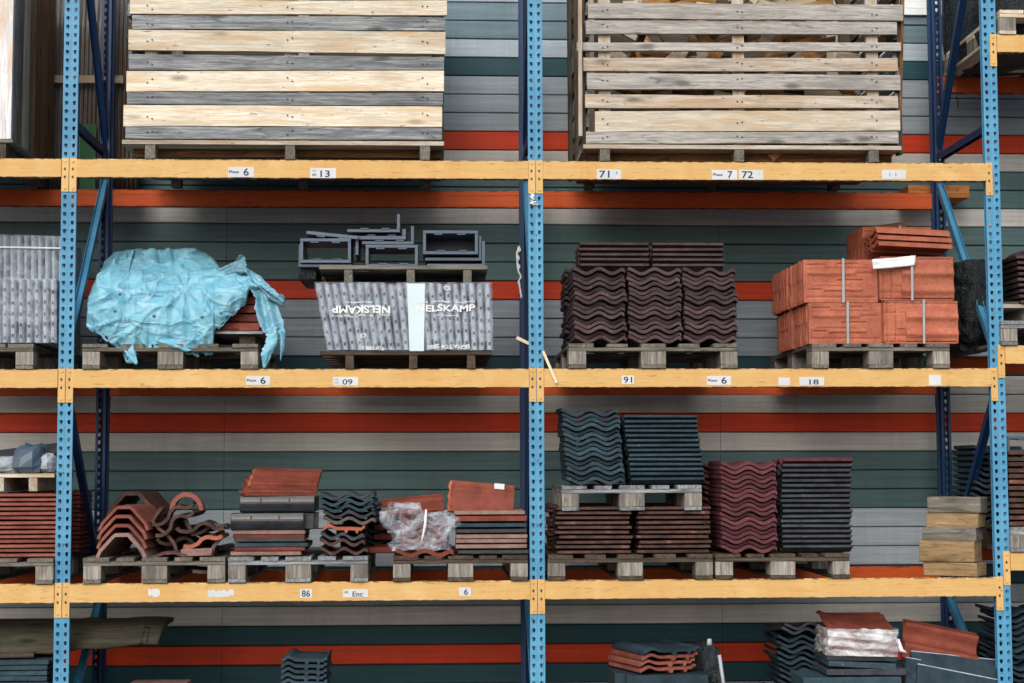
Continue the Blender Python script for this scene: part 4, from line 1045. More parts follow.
    # pleated, greyer back of the sheet thrown over the rear of the load
    patch([(100, 270, .30), (112, 268, .26), (135, 270, .22), (160, 269, .22), (183, 271, .22), (205, 272, .22), (219, 273, .24)], [(104, 262, .44), (114, 252, .46), (135, 248.5, .48), (160, 249, .48), (186, 247.5, .46), (206, 252, .46), (217, 264, .46)], 90, 16, .020, 2.9, 1, jag=.08, fold=1)
    o = b.build('tarpaulin', [MT['tarp'], MT['tarp_grey']], None); tag(o, 'torn pale blue tarpaulin draped over a pallet load', 'tarpaulin')
    s_ = o.modifiers.new('thick', 'SOLIDIFY'); s_.thickness = .0015
    gmat = [plain('grommet', lin((120, 150, 176)), .4), MT['hole']]
    for px, py in ((115, 311), (202, 317), (154, 316), (221, 313), (120, 294)):
        gm_ = MB(); c = g(px, py, -.085); gm_.tube([c, c+Vector((0, -.004, 0))], .011, 10, 0); gm_.tube([c+Vector((0, -.0042, 0)), c+Vector((0, -.005, 0))], .005, 8, 1)
        gm_.build('grommet', gmat, o)
tarp()

# ------------------------------------------------------------------ crates, top level
def crate(name, label, rows, posts, xa, xb, base, depth, y0=-.02, sideposts=True):
    """slatted crate: rows = (y top px, y bottom px, left px, right px, material, tilt)"""
    t = thing(name, label, 'crate', ((xa+xb)/2, y0, L1)); ox = t.location.x
    def q(px, py, Y=None): p = g(px, py, y0 if Y is None else Y); return p.x-ox, p.z-L1
    for row in rows:
        yt, yb, l_, r_, mk, th = row[:6]; ytr, ybr = row[6:] if len(row) > 6 else (yt+1, yb+1)
        x0, zL1 = q(l_, yt); x1, zR1 = q(r_, ytr); zL0 = q(l_, yb)[1]; zR0 = q(r_, ybr)[1]
        b = MB(); n = 14; vs = []; e = rnd.random()*9
        for i in range(n+1):
            x = x0+(x1-x0)*i/n
            z0 = zL0+(zR0-zL0)*i/n; z1 = zL1+(zR1-zL1)*i/n
            wz = .004*mn.noise(Vector((x*2.5, e, 0))); wz2 = .004*mn.noise(Vector((x*2.5, e+5, 0))); wy = .004*mn.noise(Vector((x*1.5, e+9, 0)))
            for y, zz in ((0+wy, z0+wz), (0+wy, z1+wz2), (th+wy, z1+wz2), (th+wy, z0+wz)): vs.append((x, y, zz))
        fs = []
        for i in range(n):
            for k in range(4): fs.append((i*4+k, i*4+(k+1) % 4, (i+1)*4+(k+1) % 4, (i+1)*4+k))
        fs += [(0, 3, 2, 1), (n*4, n*4+1, n*4+2, n*4+3)]
        b.add(vs, [f[::-1] for f in fs])
        for px in posts:          # nail heads at every post
            xx, _ = q(px, yt)
            for dx in (-.014, .014):
                k_ = (xx+dx-x0)/(x1-x0); zc = (zL0+zL1)/2*(1-k_)+(zR0+zR1)/2*k_+rnd.uniform(-.2, .2)*(zL1-zL0); b.box(xx+dx-.0045, xx+dx+.0045, -.006, -.0035, zc-.0035, zc+.0035, 1)
        b.build('slat', [MT[mk+'X'], MT['hole']], t, bevel=.0015)
    zlo = q(posts[0], base[0])[1]; ztop = 1.3
    for px in posts:
        xx = q(px, 80)[0]
        for y in (.03, depth-.06): MB().box(xx-.035, xx+.035, y, y+.028, zlo, ztop, j=.002).build('post', MT['beigeZ'], t)
    X0, X1 = xa-ox, xb-ox
    # floor, bearers and blocks
    z1 = q(posts[0], base[0])[1]; z0 = q(posts[0], base[1])[1]
    MB().box(X0-.02, X1, -.004, depth, z0, z1).build('floor_board', MT['beigeX'], t, bevel=.002)
    for px in posts:
        xx = q(px, 155)[0]
        for y in (.0, depth/2, depth-.1): MB().box(xx-.03, xx+.03, y, y+.1, 0.0, z0-.0005, j=.002).build('block', MT['oldY'], t, bevel=.003)
    MB().box(X0+.02, X1-.02, .14, .24, z0-.045, z0-.001).build('bearer', MT['brownX'], t); MB().box(X0+.02, X1-.02, depth-.2, depth-.1, z0-.045, z0-.001).build('bearer', MT['brownX'], t)
    # side and back slats
    k = 0; zz = z1+.005
    while zz < 1.3:
        hgt = rnd.choice((.1, .075, .12))
        for xs in (X0, X1-.024):
            MB().box(xs-.0, xs+.022, .03+rnd.uniform(-.02, .03), depth+.02, zz, zz+hgt, j=.005).build('slat', MT[rnd.choice(('old', 'dark', 'grey'))+'Y'], t)
        MB().box(X0, X1, depth, depth+.022, zz-.034, zz+hgt).build('slat', MT['darkX'], t)  # back boards closed up and darkened to keep light out of the crate
        zz += hgt+.035
    for xs in (X0-.024, X1) if sideposts else ():
        for y in (.05, depth*.5, depth-.06): MB().box(xs, xs+.022, y, y+.07, .06, 1.3, j=.003).build('post', MT['darkZ'], t)
    return t, ox
xa, xb = gx(127, 80), gx(444, 80)
ta, ox = crate('slatted_crate', 'large slatted wooden crate of alternating pale wide and grey narrow boards', [
    (-38, -22, 131, 447, 'grey', .022), (-20, -2, 132, 447, 'pine', .024), (0, 13.8, 130, 447, 'pine', .024, .3, 15.2), (15.2, 28.8, 132, 445.5, 'grey', .022, 17.2, 30.4), (29.7, 49.9, 128.5, 445.5, 'pine', .024, 31.8, 54), (54, 69.7, 129, 444, 'grey', .022, 57.2, 69.9),
    (71, 91.4, 126.5, 444, 'pine', .024, 70.6, 91), (92.2, 104.2, 127, 443, 'grey', .022, 93, 105.4), (104.9, 125.8, 123.5, 442.2, 'pine', .024, 106.5, 126.8), (126.3, 138.8, 125.5, 442, 'grey', .022, 127.6, 139.6)],
    (150, 290, 425), xa, xb, (140, 144.2), 1.05, sideposts=False)
xa, xb = gx(586, 80), gx(899, 80)
tb, ox = crate('slatted_crate', 'slatted grey wooden crate filled with broken wood offcuts', [
    (-36, -18, 588, 903, 'beige', .022), (3, 18.2, 588, 903, 'pale', .022, 4.6, 20.4), (20.2, 33.6, 586, 897, 'pale', .022, 22, 34.4), (42.6, 50.8, 577, 901, 'pale', .03, 42.5, 50.6), (57.8, 71, 583, 897.5, 'beige', .022, 58.2, 71), (73.2, 89, 587, 900.5, 'pale', .022, 74.8, 90),
    (94.3, 107.8, 585, 898, 'beige', .022, 96, 107.8), (111.2, 131.6, 595, 900, 'pine', .024, 110.6, 130.5), (132, 143.6, 586, 898.5, 'pale', .024, 131.5, 143)],
    (605, 739.5, 874), xa, xb, (144.5, 148.6), 1.05)
b = MB(); p0 = g(580.5, 136, -.045); p1 = g(580, -20, -.045)
b.bar((p0.x-ox, -.012, p0.z-L1), (p1.x-ox, -.012, p1.z-L1), .022, .03); b.build('post', MT['beigeZ'], tb)
b = MB(); p0 = g(900.5, 128, -.0); p1 = g(904, -20, .0); b.bar((p0.x-ox, .05, p0.z-L1), (p1.x-ox, .05, p1.z-L1), .02, .03); b.build('post', MT['brownZ'], tb)
# offcuts inside crate B
PGo = 'broken wood offcuts inside the crate'
for i in range(190):
    x = gx(rnd.uniform(632, 862), 80, .1); y = rnd.choice((.05, .07, .1, .16, .25, .4, .7))+rnd.uniform(0, .06); zz = L1+.16+rnd.random()*.98
    ln = rnd.uniform(.08, .4); th = rnd.uniform(.008, .02); wd = rnd.uniform(.018, .07)
    b = MB(); b.box(-ln/2, ln/2, -th/2, th/2, -wd/2, wd/2, j=.006)
    o = b.build('wood_offcut', MT[rnd.choice(('pineX', 'pineX', 'brownX', 'beigeX', 'tanX', 'tanX', 'darkX'))], None, (x, max(y, .075), zz), (rnd.uniform(-.3, .3), rnd.choice((rnd.uniform(-.25, .25), rnd.uniform(-1.2, 1.2))), rnd.uniform(-.12, .12)))
    tag(o, 'broken wood offcut lying inside the slatted crate', 'offcut', PGo)
for i in range(26):
    x = gx(rnd.uniform(150, 420), 80, .1); zz = L1+.14+rnd.random()*1.0; ln = rnd.uniform(.15, .4)
    b = MB(); b.box(-ln/2, ln/2, -.01, .01, -.02, .02, j=.005)
    o = b.build('wood_offcut', MT[rnd.choice(('brownX', 'beigeX'))], None, (x, rnd.uniform(.1, .5), zz), (rnd.uniform(-.3, .3), rnd.uniform(-.3, .3), rnd.uniform(-.1, .1)))
    tag(o, 'wood scrap inside the crate of alternating pale and grey boards', 'offcut', 'wood scraps inside the pale crate')
# white fronted crate in the left bay
xr = gx(13, 80); xl = xr-.95
t = thing('board_crate', 'crate with white painted front boards and weathered upright side boards', 'crate', (xr, -.02, L1)); zb1 = gz(8, 139, -.02)-L1
for i, (a_, b_) in enumerate(((-.95, -.64), (-.635, -.31), (-.305, 0))): MB().box(a_, b_, 0, .022, zb1, 1.3, j=.001).build('front_board', MT['white_boards'], t, bevel=.002)
MB().box(-.95, .01, .002, 1.05, zb1-.02, zb1-.002).build('floor_board', MT['oldX'], t)
y = .03
while y < 1.0:
    wv = rnd.uniform(.06, .12); mk = 'greyZ' if y < .06 else rnd.choice(('oldZ', 'brownZ', 'beigeZ', 'oldZ', 'brownZ'))
    MB().box(-.022, rnd.uniform(-.004, .006), y, y+wv, zb1+.002-.06*y, 1.3, j=.003).build('side_board', MT[mk], t); y += wv+.004
MB().box(-.95, -.025, 1.0, 1.022, zb1, 1.3).build('back_board', MT['oldX'], t)
for x in (-.9, -.5, -.12): MB().box(x, x+.09, .01, 1.0, 0, zb1-.0205).build('bearer', MT['darkY'], t)

# corrugated sheets standing behind the left frame
cm_ = NT('smoked_corrugated_plastic'); v = cm_.coord((1, 1, .8), False); n_ = cm_.noise(v, 2.2, 4, .6, .4); sv = cm_.coord((16, 1, .7), False); n2_ = cm_.noise(sv, 3, 5, .6)
cb = cm_.ramp(n2_, [(.3, (.05, .055, .06, 1)), (.55, (.13, .12, .11, 1)), (.75, (.26, .29, .33, 1))]); cb = cm_.mix(cm_.ramp(n_, [(.45, 0.0), (.6, .75)]), cb, (.10, .055, .028, 1))
cm_.fin(cb, .3, 0, .6)
cs = MB(); xa, xb = gx(38, 100, 1.2), gx(140, 100, 1.2); zA = L1+.004
def cf(u, v):
    s_ = (u*24) % 1; return Vector((xa+(xb-xa)*u, 1.17+.012*math.cos(2*PI*u*24)+.05*v, zA+v*1.3))
cs.grid(cf, 24*8, 6); co = cs.build('corrugated_sheet', cm_.m); co.modifiers.new('thick', 'SOLIDIFY').thickness = .003
tag(co, 'smoky corrugated plastic sheet standing upright behind the left frame', 'sheet')
MB().box(xa-.05, xb-.1, 1.135, 1.152, gz(100, 83, 1.14), gz(100, 75.5, 1.14)).build('batten', MT['beigeX'], co)
MB().box(gx(80, 150, 1.14), gx(96, 150, 1.14), 1.136, 1.146, zA+.001, gz(90, 124, 1.14)).build('patch', plain('green_board', lin((30, 92, 56)), .6), co)
# timber on the wall behind the right frame
b = MB().box(gx(907, 190, 1.2), gx(968, 190, 1.2), 1.17, 1.449, gz(940, 198.5, 1.2), gz(940, 186, 1.2), j=.003)
tag(b.build('timber_block', wood('orange_timber', lin((150, 92, 48)), lin((188, 126, 76)), lin((206, 150, 100)), 'X'), bevel=.004), 'orange brown timber fixed to the wall behind the right rear upright', 'timber')
# white panel high on the wall
wp = thing('wall_panel', 'white panel fixed high on the cladding at the upper right', 'panel', (gx(885, 5, 1.42), 1.42, gz(930, 14.8, 1.42)))
MB().box(0, .78, 0, .03, 0, .045).build('panel_rail', plain('white_enamel', lin((222, 228, 232)), .4), wp)
MB().box(0, .78, .006, .03, .05, .75).build('panel_board', plain('white_enamel', lin((226, 232, 236)), .4), wp)

# ------------------------------------------------------------------ right bay, top: dark wrapped load
def lump(name, c, s, e, amp, mat, label, cat, seed=0.0, freq=4, nu=56, nv=34, group=None, facet=False):
    b = MB()
    sp = lambda v_: math.copysign(abs(v_)**e, v_)
    def f(u, v):
        a = u*2*PI; p = (v-.5)*PI
        d = Vector((sp(math.cos(p))*sp(math.cos(a)), sp(math.cos(p))*sp(math.sin(a)), sp(math.sin(p))))
        q = Vector((d.x*s[0], d.y*s[1], d.z*s[2])); n_ = mn.fractal(Vector((q.x*freq+seed, q.y*freq, q.z*freq)), .9, 2, 4)+.6*(1-2*abs(mn.noise(Vector((q.x*freq*2, q.y*freq*2+seed, q.z*freq*2)))))
        return Vector(c)+q+Vector((d.x, d.y, d.z))*n_*amp
    b.grid(f, nu, nv, smooth=not facet); o = b.build(name, MT[mat]); return tag(o, label, cat, group)
pr_ = pallet(1000, 1140, 25, RB[0], 'pine', 'yellowish pallet under the black wrapped load at the upper right', y=-.03, d=1.1)
lump('wrapped_load', (gx(995, 20, .1)+.52, .63, RB[0]+.53), (.53, .52, .52), .2, .022, 'black_plastic', 'black plastic wrapped load on the yellowish pallet at the upper right', 'wrapped load', 2.0, 5, 90, 60)
b = MB(); p = g(955, 52, .75); b.tube([p+Vector((.02, 0, .25)), p+Vector((.004, 0, -.1)), p+Vector((-.002, 0, -.25)), p+Vector((.012, 0, -.36))], .004, 6)
tag(b.build('cord', MT['black_plastic']), 'thin black cord hanging behind the right frame near the top', 'cord')
# right bay middle
lump('rubbish_sack', (gx(966, 330, .62), .6, RB[1]+.28), (.11, .3, .27), .55, .035, 'black_plastic', 'dark plastic sack slumped behind the diagonal brace in the right bay', 'sack', 3.0, 7, 64, 40)
MT['yellow_sack'] = plain('yellow_sack_plastic', lin((190, 150, 70)), .45)
lump('yellow_sack', (gx(975, 285, .5), .5, RB[1]+.43), (.055, .12, .1), .7, .018, 'yellow_sack', 'ochre yellow bag on top of the dark sack behind the brace', 'sack', 8.0)
pr_ = pallet(1001, 1138, 325, RB[1], 'grey', 'pale grey pallet in the right bay under purple brown tiles', y=-.03, d=1.1)
zr = RB[1]+PH_
pr_ = pallet(1003, 1138, 312, zr, 'beige', 'second pallet stacked on the pale grey pallet in the right bay', y=.0, d=.9, kind='low')
for i in range(9):
    tile('wave', 'purple', (gx(1045, 290, .0)+rnd.uniform(-.004, .004), -.01+i*.006, zr+.1+.035+i*.034), (0, -.42, .05), 'purple brown wavy tile tilted in the right bay stack', 'tilted purple brown tiles', .3, .42, .021)
b = MB().box(-.14, .2, .0, .4, 0, .02); 
tag(b.build('wood_wedge', MT['darkX'], None, (gx(1026, 300, 0), .02, zr+.101), (0, -.03, 0)), 'dark flat board under the tilted purple brown tiles', 'board')
# right bay level 3
pallet(1011, 1150, 541, RB[2], 'grey', 'grey pallet in the right bay under black rimmed tiles', y=-.03, d=1.1)
a = gx(1009, 500, .02)
stack('low', 'brown_clay', a, .02, RB[2]+PH_+.002, 13, .0345, 'black rimmed brown tile stacked right of the right upright', 'black rimmed brown tiles', side=True, wd=.34, ln=.42, t=.02)
for i in range(13):
    pass
frame(1007.5, 1062, 436, 453, .02, .3, 'BLT', 'grey angle flashing on the black rimmed brown tiles', t=.016)
stack('wave', 'slate', gx(988, 490, .5)+.05, .45, RB[2]+PH_+.002, 13, .036, 'REST', 'dark slate tiles behind the right upright', wd=.3, jx=.012)
b = MB().box(gx(985, 520, .4)-.05, gx(985, 520, .4)+.6, .4, 1.0, RB[2]+.0, RB[2]+PH_); tag(b.build('timber_block', MT['darkX']), 'dark timber bed under the shaded slate tiles', 'timber')

# ------------------------------------------------------------------ timber pile
zz = L3+.001; GT = 'short thick timbers piled beside the right upright'
MT['lumber'] = wood('sawn_lumber', lin((116, 94, 66)), lin((152, 128, 94)), lin((176, 154, 120)), 'X', stain=.6)
for i, (px0, px1, hpx, rz, mk, lab) in enumerate(((921, 990, 13.2, -.64, 'lumber', 'lowest short timber in the pile beside the right upright'), (917, 986.5, 21.5, -.60, 'lumber', 'thickest timber, second from the bottom of the pile'), (920, 988, 13, -.56, 'oldX', 'grey timber in the middle of the pile'), (924.5, 991, 13.5, -.62, 'lumber', 'orange tinted timber second from the top of the pile'), (926, 993.5, 16.5, -.58, 'oldX', 'grey mossy timber on top of the pile'))):
    a, b_ = gx(px0, 545, .25), gx(px1, 545, .05); h = hpx/170; L = (b_-a)*.93; wd = .16
    b = MB().box(-L/2, L/2, -wd/2, wd/2, 0, h, j=.004)
    o = b.build('timber', MT[mk], None, ((a+b_)/2, .17, zz), (0, 0, rz), bevel=.004); tag(o, lab, 'timber', GT); zz += h+.002

# left bay scrap on the light pallet, level 3
zsc = zl+.1
MT['dkslate'] = MT['charcoal']
for i, (px, py, ln, wd, rx, ry, rz, mk, lab) in enumerate(((20, 462, .55, .18, .25, -.08, .1, 'charcoal', 'dark slate slab lying across the scrap heap'), (25, 452, .5, .16, .3, -.12, -.1, 'charcoal', 'upper dark slate slab on the scrap heap'), (48, 462, .16, .14, .4, .5, .3, 'grime_clay', 'sooty slab leaning beside the blue upright on the scrap heap'), (10, 468, .3, .2, .5, .05, .0, 'flashing', 'grey folded sheet metal at the left of the scrap heap'))):
    p = g(px, py, .25); b = MB().box(-ln/2, ln/2, -wd/2, wd/2, -.012, .012, j=.005)
    o = b.build('slab', MT[mk], None, (p.x, .25, p.z), (rx, ry, rz), bevel=.003); tag(o, lab, 'slab')
lump('crumpled_sheet', (gx(32, 468, .12), .14, zsc+.09), (.085, .08, .075), .8, .035, 'flashing', 'crumpled grey metal sheet in the scrap heap on the small pallet', 'scrap', 4.0, 9, 13, 8, facet=True)
MT['graptile2'] = MT['graptile']
lump('broken_chunk', (gx(46, 468, .1), .12, zsc+.06), (.045, .05, .045), .8, .025, 'graptile', 'pale broken chunk beside the crumpled sheet', 'scrap', 5.0, 12, 9, 6, facet=True)
lump('broken_chunk', (gx(8, 470, .1), .14, zsc+.055), (.1, .08, .045), .7, .02, 'graptile', 'low grey lump at the left end of the scrap heap', 'scrap', 7.0, 9, 11, 7, facet=True)

# ------------------------------------------------------------------ bottom level
D4 = L4+PH_
pallet(258, 400, 700, L4, 'old', 'pallet under the small charcoal tile stack at the bottom', y=-.02)
pallet(610, 750, 700, L4, 'old', 'pallet under the charcoal and red tiles at the bottom', y=-.02)
pallet(775, 990, 700, L4, 'old', 'pallet under the mixed tiles at the bottom right', y=-.02)
pallet(-60, 82, 700, L4, 'old', 'pallet under the slate tiles at the bottom left', y=-.02)
pallet(110, 230, 700, L4, 'old', 'pallet under the pinkish board at the bottom', y=-.02)
a, b_ = gx(281, 670, 0), gx(327, 670, 0)
nb = round((gz(305, 652, 0)-.05-D4)/.0325)
stack('pan', 'slate', (a+b_)/2, .0, D4+.002, nb, .0325, 'slate blue curved tile in the small stack at the bottom', 'slate blue curved tiles', wd=b_-a, ln=.38, t=.02, jx=.003)
b = MB().box(gx(119, 680, .02), gx(179, 680, .02), .02, .5, D4+.002, gz(150, 679.5, .5), j=.003); tag(b.build('board', MT['pink_clay'], bevel=.004), 'pinkish flat slab at the bottom edge', 'slab')
# dark plank bundle, bottom left
tw = wood('mossy_dark_board', lin((40, 40, 34)), lin((66, 64, 52)), lin((88, 84, 68)), 'X', stain=.6)
x1 = gx(172, 625, .35); b = MB(); zt1 = gz(90, 619, .38); zt0 = gz(90, 649, .14)
def sag(u, v):
    x = x1-1.25+1.25*u-.045*v*(u > .9); a_ = v*PI*.5
    y = .42-.28*math.sin(a_)-.02*v; z_ = zt1-(zt1-zt0)*(1-math.cos(a_))-.02*math.sin(u*PI*1.4+.3)*(.3+v)+.006*mn.noise((u*9, v*3, 1))+.004*math.sin(u*23)
    return Vector((x, y, z_))
b.grid(sag, 60, 14); o = b.build('plank_mat', tw); sm_ = o.modifiers.new('thick', 'SOLIDIFY'); sm_.thickness = .025; sm_.offset = 1
tag(o, 'broad dark mossy mat sagging across behind the left upright at the bottom', 'mat')
b = MB(); b.box(-1.2, -.06, .0, .25, -.02, .02, j=.006)
o = b.build('plank', MT['darkX'], None, (x1-.02, .40, zt1-.04), (.0, 0, 0), bevel=.006); tag(o, 'dark plank lying flat behind the mossy mat', 'plank')
a = gx(47, 665, 0); nq = round((gz(20, 655, 0)-.02-D4)/.0305)
stack('low', 'slate', a-.42,   .0, D4+.002, nq, .0305, 'slate blue tile laid sideways in the stack under the mossy mat', 'slate blue tiles under the mat', side=True, wd=.34, ln=.42, t=.022, jx=.01)
stack('low', 'slate', a-.86,   .0, D4+.002, nq, .0305, 'REST', 'slate blue tiles, far left', side=True, wd=.34, ln=.42, t=.022, jx=.01)
zp = D4+.002+nq*.0305
b = MB().box(a-.8, a-.1, .1, .5, zp+.005, zt0-.01); tag(b.build('timber_block', MT['darkX']), 'dark timber packing under the mossy mat', 'timber')
# charcoal and red tiles, bottom middle
a, b_ = gx(626, 680, 0), gx(708, 680, 0)
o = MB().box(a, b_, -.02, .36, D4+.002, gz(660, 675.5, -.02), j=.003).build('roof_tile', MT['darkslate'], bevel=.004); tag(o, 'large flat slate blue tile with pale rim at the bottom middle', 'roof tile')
o = MB().box(a-.06, a+.3, .05, .45, D4+.002, gz(660, 674, .05), j=.003).build('roof_tile', MT['slate'], bevel=.004); tag(o, 'slate blue tile tucked left behind the large flat one', 'roof tile')
zb_ = gz(660, 671, 0)-.01
for i, (dx, mk) in enumerate(((.0, 'red_clay'), (-.005, 'red_clay'), (.012, 'red_clay'), (.02, 'darkslate'))):
    tile('pan', mk, (gx(669, 660, .02)+dx, .04-.005*i, zb_-.012+i*.035), (.0, -.02, .35), ['lowest red edged tile of the skewed pile at the bottom middle', 'second red edged tile of the skewed pile at the bottom middle', 'third red edged tile of the skewed pile at the bottom middle', 'dark slate tile on top of the skewed pile'][i], 'skewed tiles at the bottom', .36, .42, .018)
bt = thing('mastic_cartridge', 'dark upright tube with pale nozzle beside the skewed tile pile', 'tube', (gx(711, 683, .08), .08, D4))
p1 = g(711, 644, .08)-bt.location
b = MB(); b.tube([(0.03, 0, .0), (-.004, 0, p1.z-.03)], .052, 14); b.tube([(-.004, 0, p1.z-.03), (-.006, 0, p1.z-.005)], [.052, .02], 14); b.build('tube_body', MT['black_plastic'], bt)
b = MB(); b.tube([(-.006, 0, p1.z-.008), (-.006, 0, p1.z+.03)], [.018, .012], 10); b.build('nozzle', MT['strap'], bt)
b = MB(); b.tube([(.045, -.03, p1.z-.06), (.09, -.03, -.0)], .011, 8); tag(b.build('metal_rod', MT['strap'], None, tuple(bt.location)), 'thin pale metal rod leaning on the dark tube', 'rod')
lump('black_bag', (gx(700, 645, .25), .3, gz(700, 655, .3)-.02), (.075, .1, .09), .7, .02, 'black_plastic', 'black crumpled bag behind the dark tube', 'bag', 1.5, 8, 30, 20)
# bottom right pile
a = gx(803, 660, .3)
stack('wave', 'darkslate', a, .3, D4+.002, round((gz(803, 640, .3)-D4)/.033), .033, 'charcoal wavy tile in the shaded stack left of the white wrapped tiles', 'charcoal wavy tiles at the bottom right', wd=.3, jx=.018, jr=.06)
for q_ in range(2): tile('wave', 'blackglaze', (gx(806, 640, .3)+.02*q_, .27, gz(803, 640, .3)+.03+q_*.034), (-.12, .05-.1*q_, .1), ['black wavy tile second from the top of the shaded charcoal stack', 'black wavy tile on top of the shaded charcoal stack'][q_], '', .31, .42, .02)
zt_ = D4+.002
xa, xb = gx(803, 675, 0), gx(908, 675, 0)
for i, (l_, r_, yt, yb, mk, ry, lab) in enumerate(((803, 900, 676.5, 712, 'slate', .0, 'slate tile with pale rim lowest under the white wrapped tiles'), (826, 905, 668.5, 675.5, 'charcoal', .0, 'charcoal tile third under the white wrapped tiles'), (828, 896, 662, 668, 'slate', .06, 'slate blue tile second under the white wrapped tiles'), (827, 898, 654, 661.5, 'charcoal', .03, 'charcoal tile directly under the white wrapped tiles'))):
    q0, q1 = g(l_, yb, .0), g(r_, yt, .0)
    o = MB().box(q0.x, q1.x, -.03+.012*i, .36, q0.z, q1.z, j=.003, rot=(0, ry, 0)).build('roof_tile', MT[mk], bevel=.004); tag(o, lab, 'roof tile', 'flat dark tiles at the bottom right')
q0, q1 = g(829, 655, .0), g(895, 627, .0)
wt = thing('tile_bundle', 'orange tiles bundled in torn white film, sloping top, at the bottom right', 'tile bundle', (q0.x, 0, q0.z+.005), (0, .03, 0)); W, H = q1.x-q0.x, q1.z-q0.z
for i in range(5): MB().box(.004, W-.004, .01, .3, .004+i*(H-.03)/5, .004+(i+.85)*(H-.03)/5, j=.003).build('roof_tile', MT['red_clay'], wt, bevel=.003)
b = MB()
b.grid(lambda u, v: Vector((W*u, -.004+v*.36-.0*u, H-.026+v*.075+.014*math.exp(-((v-.75)/.1)**2)+.016*math.exp(-((u-.06)/.05)**2)+.012*u)), 30, 24); b.box(.002, W-.002, .004, .34, H-.05, H-.028); b.build('roof_tile', MT['brick_clay'], wt)
b = MB()
def ff(u, v):
    q = u*3; 
    if q < 1: x, y = -.012, .3-q*.31
    elif q < 2: x, y = -.012+(q-1)*(W+.024), -.012
    else: x, y = W+.012, -.012+(q-2)*.25
    nz = mn.fractal(Vector((x*11, y*11, v*4)), .9, 2, 4)*.015; zz_ = v*H*.98-.006
    bul = .012*math.sin(v*PI)+.008*math.sin(v*19+x*9)
    return Vector((x+(nz if q < 1 or q > 2 else nz*.3), y-(nz+bul if 1 <= q <= 2 else 0), zz_+.02*max(0, mn.noise(Vector((x*13, 3, 1))))*(1 if v > .9 else 0)))
b.grid(ff, 90, 30); b.build('white_film', MT['film_white'], wt)
b = MB(); b.tube([(W+.012, .0, H*.6), (W+.03, -.01, H*.2), (W+.06, -.01, .02)], [.01, .014, .006], 6); b.build('film_tail', MT['printwhite'], wt)
def rolled(px0, py0, L, H, Y, rot, mk, label, wavy=True):
    b = MB(); p = g(px0, py0, Y)
    def f(u, v):
        z_ = v*H; y = -(.05*math.exp(-((v-.80)/.13)**2)+.05*math.exp(-((v-.26)/.13)**2)) if wavy else -.003*math.sin(v*9)
        return Vector((u*L, y+.001*mn.noise((u*30, v*30, 1)), z_))
    b.grid(f, 30, 36); b.box(0, L, .002, .02, 0, H)
    o = b.build('roof_tile', MT[mk], None, p, rot)
    if not wavy: MB().box(.002, L-.002, -.004, .012, H+.0005, H+.006).build('rim', MT['graptile'], o); return tag(o, label, 'roof tile')
rolled(902, 657, .44, .25, .12, (-.55, .2, -.05), 'brick_clay', 'orange red wavy tile sloping beside the white wrapped tiles')
MB_ = MB().box(gx(903, 690, .15), gx(975, 690, .15), .16, .5, D4+.002, gz(940, 668, .16)-.02); tag(MB_.build('timber_block', MT['darkX']), 'dark packing block under the sloping orange tile', 'timber')
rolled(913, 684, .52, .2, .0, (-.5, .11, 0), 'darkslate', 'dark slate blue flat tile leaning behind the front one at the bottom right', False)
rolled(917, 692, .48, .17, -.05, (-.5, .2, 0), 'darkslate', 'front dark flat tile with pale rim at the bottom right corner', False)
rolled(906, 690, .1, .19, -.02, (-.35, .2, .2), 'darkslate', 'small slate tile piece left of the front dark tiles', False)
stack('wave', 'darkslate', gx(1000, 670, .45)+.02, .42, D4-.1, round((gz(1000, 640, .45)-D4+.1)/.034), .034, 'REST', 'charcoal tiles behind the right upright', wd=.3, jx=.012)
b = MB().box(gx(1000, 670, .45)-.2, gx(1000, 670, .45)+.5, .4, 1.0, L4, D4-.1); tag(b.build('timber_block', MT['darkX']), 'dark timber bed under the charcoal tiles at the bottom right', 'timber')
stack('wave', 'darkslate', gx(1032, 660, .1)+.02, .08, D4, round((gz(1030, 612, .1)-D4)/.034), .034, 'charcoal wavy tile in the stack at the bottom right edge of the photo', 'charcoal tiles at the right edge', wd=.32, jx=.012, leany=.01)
b = MB().box(gx(1012, 670, .1), gx(1012, 670, .1)+.8, .06, 1.0, L4, D4); tag(b.build('timber_block', MT['darkX']), 'dark timber bed under the right edge charcoal stack', 'timber')

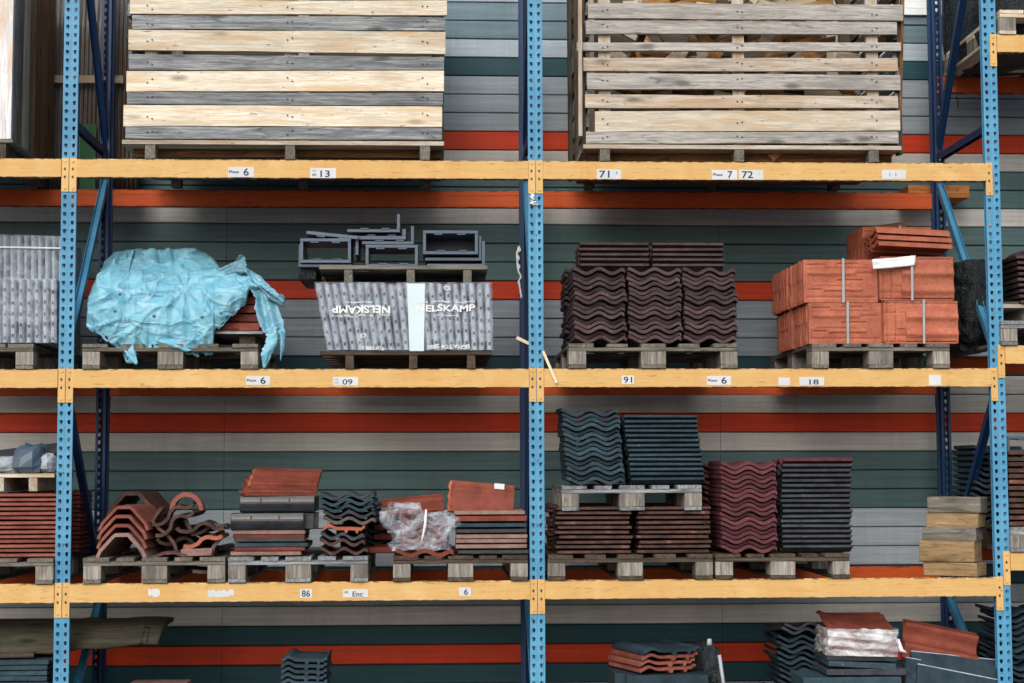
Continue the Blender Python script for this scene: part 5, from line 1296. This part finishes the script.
# ------------------------------------------------------------------ small bits
b = MB(); pts = [g(517, 337.5, -.02), g(528, 343.5, -.03), g(536, 348, -.03), g(543, 353, -.035), g(550, 367, -.045), g(556.5, 383, -.04)]
for p_, q_ in zip(pts[:-1], pts[1:]): pass
b.tube(pts, [.009, .010, .010, .010, .009, .008], 6)
MT['lath'] = plain('pale_lath', lin((222, 206, 178)), .7)
xm = (pts[0]+pts[-1])/2
b = MB(); b.bar(g(516.5, 337.5, .10), g(536, 347, .10), .010, .018, up=(0, 1, 0)); tag(b.build('lath', MT['lath']), 'short pale wooden lath sticking out left of the middle upright', 'lath')
b = MB(); b.bar(g(543, 351, -.03), g(556.5, 383, -.028), .008, .015, up=(0, 1, 0)); tag(b.build('lath', MT['lath']), 'pale wooden lath leaning over the beam right of the middle upright', 'lath')
def scrap(pts, Y, w0, label, seed):
    b = MB(); P = [g(x, y, Y) for x, y in pts]
    def f(u, v):
        s_ = u*(len(P)-1); i = min(len(P)-2, int(s_)); p = P[i].lerp(P[i+1], s_-i); wv = w0*(.5+abs(mn.noise(Vector((u*6, seed, 0))))*1.6)
        return p+Vector(((v-.5)*wv+.02*mn.noise(Vector((u*9, seed+3, 0))), -.015*abs(mn.noise(Vector((u*11, v*4, seed)))), 0))
    b.grid(f, 30, 6); o = b.build('torn_paper', MT['printwhite']); return tag(o, label, 'paper scrap')
scrap([(519, 246), (518, 254), (517, 262), (519.5, 270), (519, 280), (520, 289), (521, 298)], FR-.012, .019, 'torn white plastic scrap stuck to the middle rear upright', 1.0)
scrap([(532, 193.5), (532.5, 199), (533, 205)], -.008, .028, 'white paper scrap stuck on the middle upright below the top beam', 4.0)
rb_ = MB(); rmats = []
for me, mk, mx in REST:
    if mk not in rmats: rmats.append(mk)
    rb_.add([mx @ v_.co for v_ in me.vertices], [tuple(p_.vertices) for p_ in me.polygons], rmats.index(mk))
ro = rb_.build('roof_tiles', [MT[k] for k in rmats]); ro['kind'] = 'stuff'; ro['label'] = 'further roof tiles in the shaded back rows of the stacks'
print('rest', len(REST), 'tiles', NT_[0], 'objects', len(bpy.data.objects))
